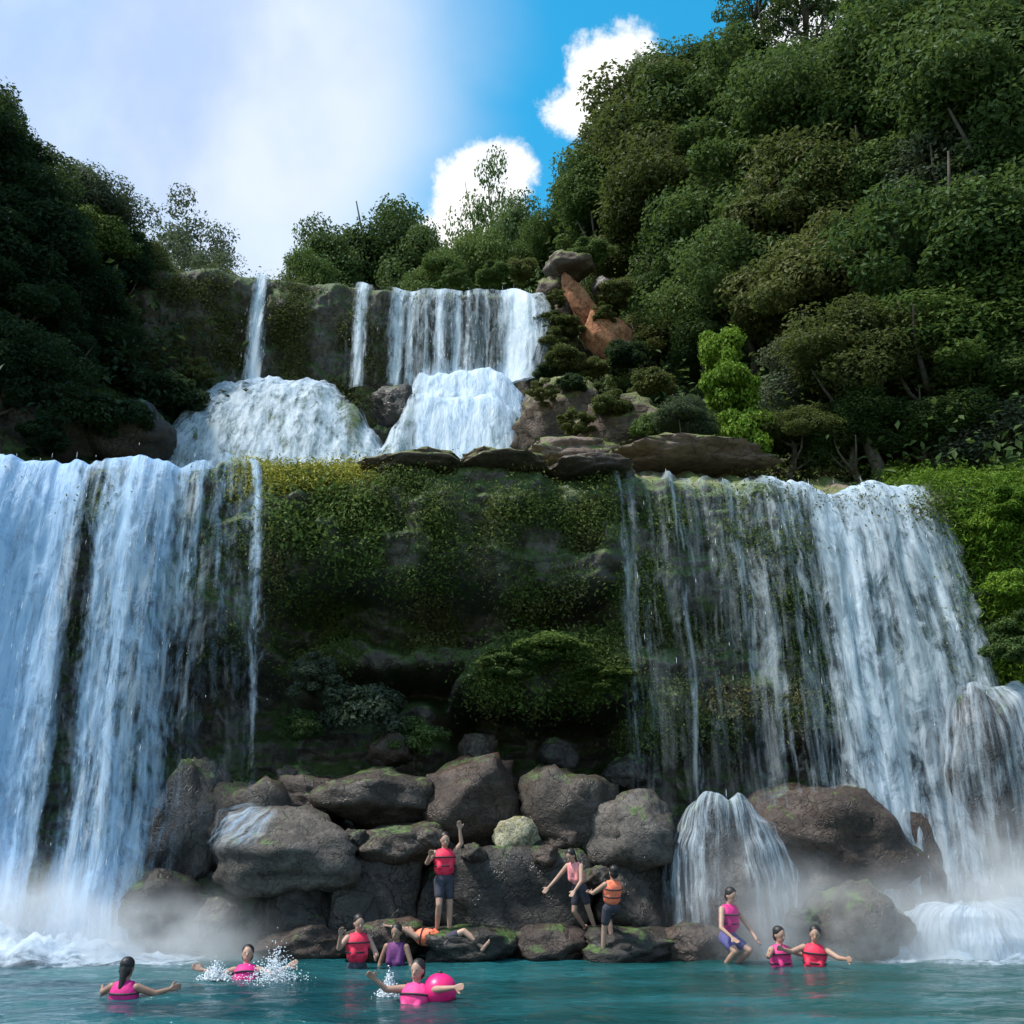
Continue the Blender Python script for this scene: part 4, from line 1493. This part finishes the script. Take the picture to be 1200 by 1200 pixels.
def person(label, loc, rot, pose, vest, shorts='dark', skin=0, group='bathers in life vests', scale=.93, long_hair=False, vest_kind='life_vest'):
    J = {k: Vector(v) for k, v in {**STAND, **pose}.items()}
    root = empty('person', loc, rot)
    root.scale = (scale,) * 3
    tag(root, label, 'person', group)
    up = (J['neck'] - J['pelvis']).normalized()
    right = J.get('right', Vector((1, 0, 0)))
    right = (right - up * right.dot(up)).normalized()
    fwd = up.cross(right).normalized()           # away from the face
    hd = (J['head'] - J['neck']).normalized()
    hfwd = hd.cross(right).normalized()
    sh = {s: J['neck'] - up * .06 + right * (.175 * g) for s, g in (('L', -1), ('R', 1))}
    hip = {s: J['pelvis'] - up * .02 + right * (.085 * g) for s, g in (('L', -1), ('R', 1))}
    bm = bmesh.new()
    rm = Matrix((right, fwd, up)).transposed().to_4x4()
    ell(bm, J['chest'] + up * .02, (.165, .105, .19), rm)
    ell(bm, (J['chest'] + J['pelvis']) / 2, (.135, .095, .19), rm)
    ell(bm, J['pelvis'], (.155, .11, .13), rm)
    cone_between(bm, J['neck'] - up * .05, J['head'] - hd * .06, .058, .052)
    hm = Matrix((right, hfwd, hd)).transposed().to_4x4()
    ell(bm, J['head'] + hd * .02, (.082, .102, .115), hm)
    ell(bm, J['head'] - hd * .05 - hfwd * .025, (.062, .072, .068), hm)      # jaw
    cone_between(bm, J['head'] + hd * .01 - hfwd * .095, J['head'] - hd * .025 - hfwd * .112, .012, .017)   # nose
    for g in (-1, 1):
        ell(bm, J['head'] + right * (.078 * g) - hd * .005 + hfwd * .012, (.012, .022, .032), hm)
    for s, g in (('L', -1), ('R', 1)):
        cone_between(bm, sh[s], J['el' + s], .056, .042)
        cone_between(bm, J['el' + s], J['wr' + s], .042, .027)
        cone_between(bm, hip[s], J['kn' + s], .088, .057)
        kn, an = J['kn' + s], J['an' + s]
        cone_between(bm, kn, kn.lerp(an, .35), .055, .056)
        cone_between(bm, kn.lerp(an, .35), an, .056, .036)
        # foot
        sd = (an - kn).normalized()
        toe = (-fwd - sd * (-fwd).dot(sd))
        toe = toe.normalized() if toe.length > .1 else (-hfwd)
        cone_between(bm, an + sd * .035 - toe * .04, an + sd * .05 + toe * .13, .036, .028)
        ell(bm, an + sd * .055 + toe * .14, (.042, .05, .022))
        # hand: palm, four fingers, thumb
        d = (J['wr' + s] - J['el' + s]).normalized()
        side = d.cross(fwd)
        side = side.normalized() if side.length > .1 else d.cross(up).normalized()
        pn = d.cross(side).normalized()
        palm = J['wr' + s] + d * .085
        for f in range(4):
            o_ = side * ((f - 1.5) * .023)
            cone_between(bm, J['wr' + s] + d * .01 + o_ * .5, palm + o_, .019, .015)
            ln = (.062, .074, .070, .054)[f]
            k1 = palm + o_ + d * ln * .5 + pn * .006
            k2 = k1 + (d + pn * .45).normalized() * ln * .5
            cone_between(bm, palm + o_, k1, .0125, .0115, 8)
            cone_between(bm, k1, k2, .0115, .010, 8)
        tb = J['wr' + s] + d * .03 + side * (-.03)
        t1 = tb + (d * .6 - side).normalized() * .042
        cone_between(bm, tb, t1, .016, .014, 8)
        cone_between(bm, t1, t1 + (d * .9 - side * .3 + pn * .2).normalized() * .035, .014, .0115, 8)
    me = fuse('body', bm, .0095, 3)
    link('body', me, SKIN[skin], root)
    # vest
    bm = bmesh.new()
    vf = 1.0 if vest_kind == 'life_vest' else .86
    ell(bm, J['chest'] + up * .015, (.205 * vf, .155 * vf * vf, .20), rm)
    ell(bm, J['chest'] - up * .14, (.185 * vf, .15 * vf * vf, .16), rm)
    for g in (-1, 1):
        cone_between(bm, J['chest'] + right * (.09 * g) - fwd * .10 - up * .12, J['neck'] + right * (.10 * g) - fwd * .03 - up * .03,   .065 * vf, .045)
        cone_between(bm, J['chest'] + right * (.09 * g) + fwd * .08 - up * .10, J['neck'] + right * (.10 * g) + fwd * .03 - up * .03, .06, .045)
    v = link(vest_kind, fuse(vest_kind, bm, .014, 4), CLOTH[vest], root)
    if vest_kind == 'life_vest':
        bm = bmesh.new()
        for q in (.05, -.10):
            c = J['chest'] + up * q
            a_ = (.208, .165) if q > 0 else (.196, .163)
            pts = [c + right * (a_[0] * math.cos(a)) + fwd * (a_[1] * math.sin(a)) for a in [2 * math.pi * k / 20 for k in range(21)]]
            tube(bm, pts, [.013] * 21, 6)
        link('strap', bm_mesh('strap', bm), STRAP, v)
    # shorts
    bm = bmesh.new()
    ell(bm, J['pelvis'] + up * .01, (.172, .128, .125), rm)
    for s in 'LR':
        cone_between(bm, hip[s], hip[s].lerp(J['kn' + s], .62), .105, .088)
    link('shorts', fuse('shorts', bm, .014, 3), CLOTH[shorts], root)
    # hair
    bm = bmesh.new()
    ell(bm, J['head'] + hd * .060 + hfwd * .028, (.096, .108, .096), hm)
    ell(bm, J['head'] - hd * .01 + hfwd * .05, (.090, .070, .105), hm)
    if long_hair:
        cone_between(bm, J['head'] + hfwd * .07, J['neck'] + hfwd * .10 - up * .08, .06, .035)
    link('hair', fuse('hair', bm, .011, 2), HAIR, root)
    for g in (-1, 1):
        bm = bmesh.new()
        ell(bm, J['head'] + right * (.032 * g) + hd * .015 - hfwd * .089, (.011, .008, .008), hm)
        link('eye', bm_mesh('eye', bm), EYE, root)
    bm = bmesh.new()
    ell(bm, J['head'] - hd * .062 - hfwd * .086, (.024, .008, .007), hm)
    link('mouth', bm_mesh('mouth', bm), CLOTH['rose'], root)
    return root


FLOAT_ARMS = dict(elL=(-.38, -.12, 1.30), wrL=(-.52, -.28, 1.34), elR=(.38, -.12, 1.30), wrR=(.50, -.30, 1.32))

# standing on the ledge, arms lifted
p = at(519, 1096, 18.3)
person('person in a red life vest standing on the rock ledge with one arm raised', (p.x, p.y, p.z), (0, 0, R(12)),
       dict(elL=(-.33, -.10, 1.22), wrL=(-.30, -.28, 1.36), elR=(.30, -.06, 1.56), wrR=(.26, -.10, 1.80), knL=(-.10, -.14, .52), anL=(-.10, .06, .10)), 'red', 'dark', 0)
# orange vest lying along the waterline
p = at(538, 1118, 18.0)
person('person in an orange life vest lying along the ledge with arms stretched out', (p.x + .55, p.y, max(p.z, WZ + .1) + .08), (R(-82), 0, R(80)),
       dict(elL=(-.22, -.1, 1.66), wrL=(-.2, -.1, 1.90), elR=(.22, -.1, 1.66), wrR=(.2, -.12, 1.90), knL=(-.12, -.22, .55), anL=(-.14, -.02, .18), pelvis=(0, 0, .93)), 'orange', 'dark', 0, scale=.9)
# red vest in water
p = atz(418, 1134, WZ)
person('person in a red life vest waist-deep in front of the low brown ledge stone', (p.x, p.y, WZ - .86), (0, 0, R(25)),
       dict(elL=(-.34, -.06, 1.24), wrL=(-.36, -.2, 1.46), elR=(.30, -.12, 1.12), wrR=(.22, -.3, 1.1)), 'red')
# dim figure
p = atz(462, 1133, WZ)
person('person in a dark purple shirt standing chest-deep beside the red vest', (p.x, p.y + .2, WZ - 1.02), (0, 0, R(-15)), dict(), 'purple', 'dark', 1, vest_kind='shirt')
# pink swimmer and float
p = atz(476, 1176, WZ)
person('person in a pink life vest low in the water, reaching for the round float', (p.x, p.y, WZ - 1.14), (R(-12), 0, R(-20)), dict(elR=(.40, -.10, 1.40), wrR=(.62, -.16, 1.42), elL=(-.36, -.15, 1.36), wrL=(-.46, -.30, 1.46)), 'pink', 'dark', 0)
# climbing pair
p = at(712, 1112, 18.2)
person('person in an orange life vest climbing out onto the ledge, knees bent', (p.x, p.y, p.z - .10), (R(-14), 0, R(200)),
       dict(elL=(-.34, -.22, 1.18), wrL=(-.30, -.46, 1.22), elR=(.33, -.2, 1.16), wrR=(.30, -.42, 1.12), knL=(-.13, -.32, .62), anL=(-.13, -.12, .22)), 'orange', 'dark', 0, scale=.82)
p = at(692, 1108, 18.75)
person('person in a rose shirt leaning forward above the orange vest, arm out', (p.x, p.y, p.z + .22), (R(22), 0, R(-40)),
       dict(elL=(-.36, -.22, 1.20), wrL=(-.46, -.42, 1.10), elR=(.26, -.22, 1.16), wrR=(.20, -.42, 1.05), knL=(-.12, -.2, .52), anL=(-.12, .0, .10)), 'rose', 'dark', 0, scale=.82, vest_kind='shirt', long_hair=True)
# crouching by the veil cascade
p = at(846, 1118, 18.1)
person('person in a magenta life vest crouching before the small veil cascade', (p.x, p.y, -.04), (R(10), 0, R(35)),
       dict(elL=(-.34, -.16, 1.12), wrL=(-.30, -.38, 1.02), elR=(.32, -.20, 1.10), wrR=(.26, -.42, .98), knL=(-.17, -.36, .78), anL=(-.14, -.05, .42), knR=(.17, -.36, .78), anR=(.14, -.05, .42)), 'magenta', 'blue', 0)
# pair floating by the peaked boulder
p = atz(915, 1131, WZ)
person('person in a pink life vest, left one of the pair floating by the peaked boulder', (p.x, p.y, WZ - 1.06), (0, 0, R(30)), dict(**FLOAT_ARMS), 'pink', 'dark', 0)
p = atz(946, 1133, WZ)
person('dark-haired person in a crimson life vest floating at the right of the pair', (p.x, p.y, WZ - 1.02), (0, R(6), R(-15)), dict(**FLOAT_ARMS), 'red', 'dark', 0, long_hair=True)
# far left bather
p = atz(145, 1168, WZ)
person('person in a magenta life vest alone in the blue water, dark hair towards us', (p.x, p.y, WZ - 1.18), (0, 0, R(170)), dict(**FLOAT_ARMS), 'magenta', 'dark', 1, long_hair=True)
# swimmer with splashes
p = atz(285, 1150, WZ)
person('person in a magenta life vest swimming on the back with both arms spread', (p.x, p.y, WZ - 1.10), (R(-22), 0, R(10)),
       dict(elL=(-.42, -.06, 1.30), wrL=(-.66, -.08, 1.38), elR=(.42, -.06, 1.30), wrR=(.64, -.10, 1.40)), 'magenta', 'dark', 0)

# round float
p = atz(515, 1172, WZ)
bm = bmesh.new()
bmesh.ops.create_uvsphere(bm, u_segments=32, v_segments=20, radius=.21)
for v in bm.verts:
    v.co.z *= .92
fl = empty('round_float', (p.x, p.y, WZ + .11))
tag(fl, 'round bright pink float bobbing on the teal pool', 'float')
link('ball', bm_mesh('ball', bm), plain('float_pink', (.78, .02, .17), .35, (.72, .02, .15), 4), fl)
bm = bmesh.new()
tube(bm, [(.0, 0, .18), (.0, 0, .205), (0, 0, .22)], [.035, .03, .02], 10)
link('valve', bm_mesh('valve', bm), STRAP, fl)


# splashes by the swimmers
def splash(px, py, wid, hgt, label, seed):
    p = atz(px, py, WZ)
    n = 1500
    a = rng.uniform(0, 6.28, n)
    r = np.abs(rng.normal(size=n)) * wid * .5
    C = np.c_[p.x + r * np.cos(a), p.y + r * np.sin(a) * .7, WZ + np.abs(rng.normal(size=n)) * hgt * np.exp(-(r / wid) ** 2)]
    V = np.empty((n, 4, 3))
    s = rng.uniform(.002, .009, n)
    for k, d in enumerate(((1, 1, 1), (-1, -1, 1), (-1, 1, -1), (1, -1, -1))):
        V[:, k] = C + np.array(d) * s[:, None]
    tri = np.array([(0, 1, 2), (0, 3, 1), (0, 2, 3), (1, 3, 2)])
    F = (np.arange(n)[:, None, None] * 4 + tri[None]).reshape(-1, 3)
    o = link('splash', np_mesh('splash', V.reshape(-1, 3), F), M['drop'])
    tag(o, label, 'splash', 'splashes around swimmers', 'stuff')


splash(322, 1150, .42, .20, 'white splash right of the swimming magenta vest', 1)
splash(252, 1148, .25, .10, 'small white splash left of the swimming magenta vest', 2)
splash(455, 1168, .14, .12, 'tiny white splash beside the pink vest', 3)
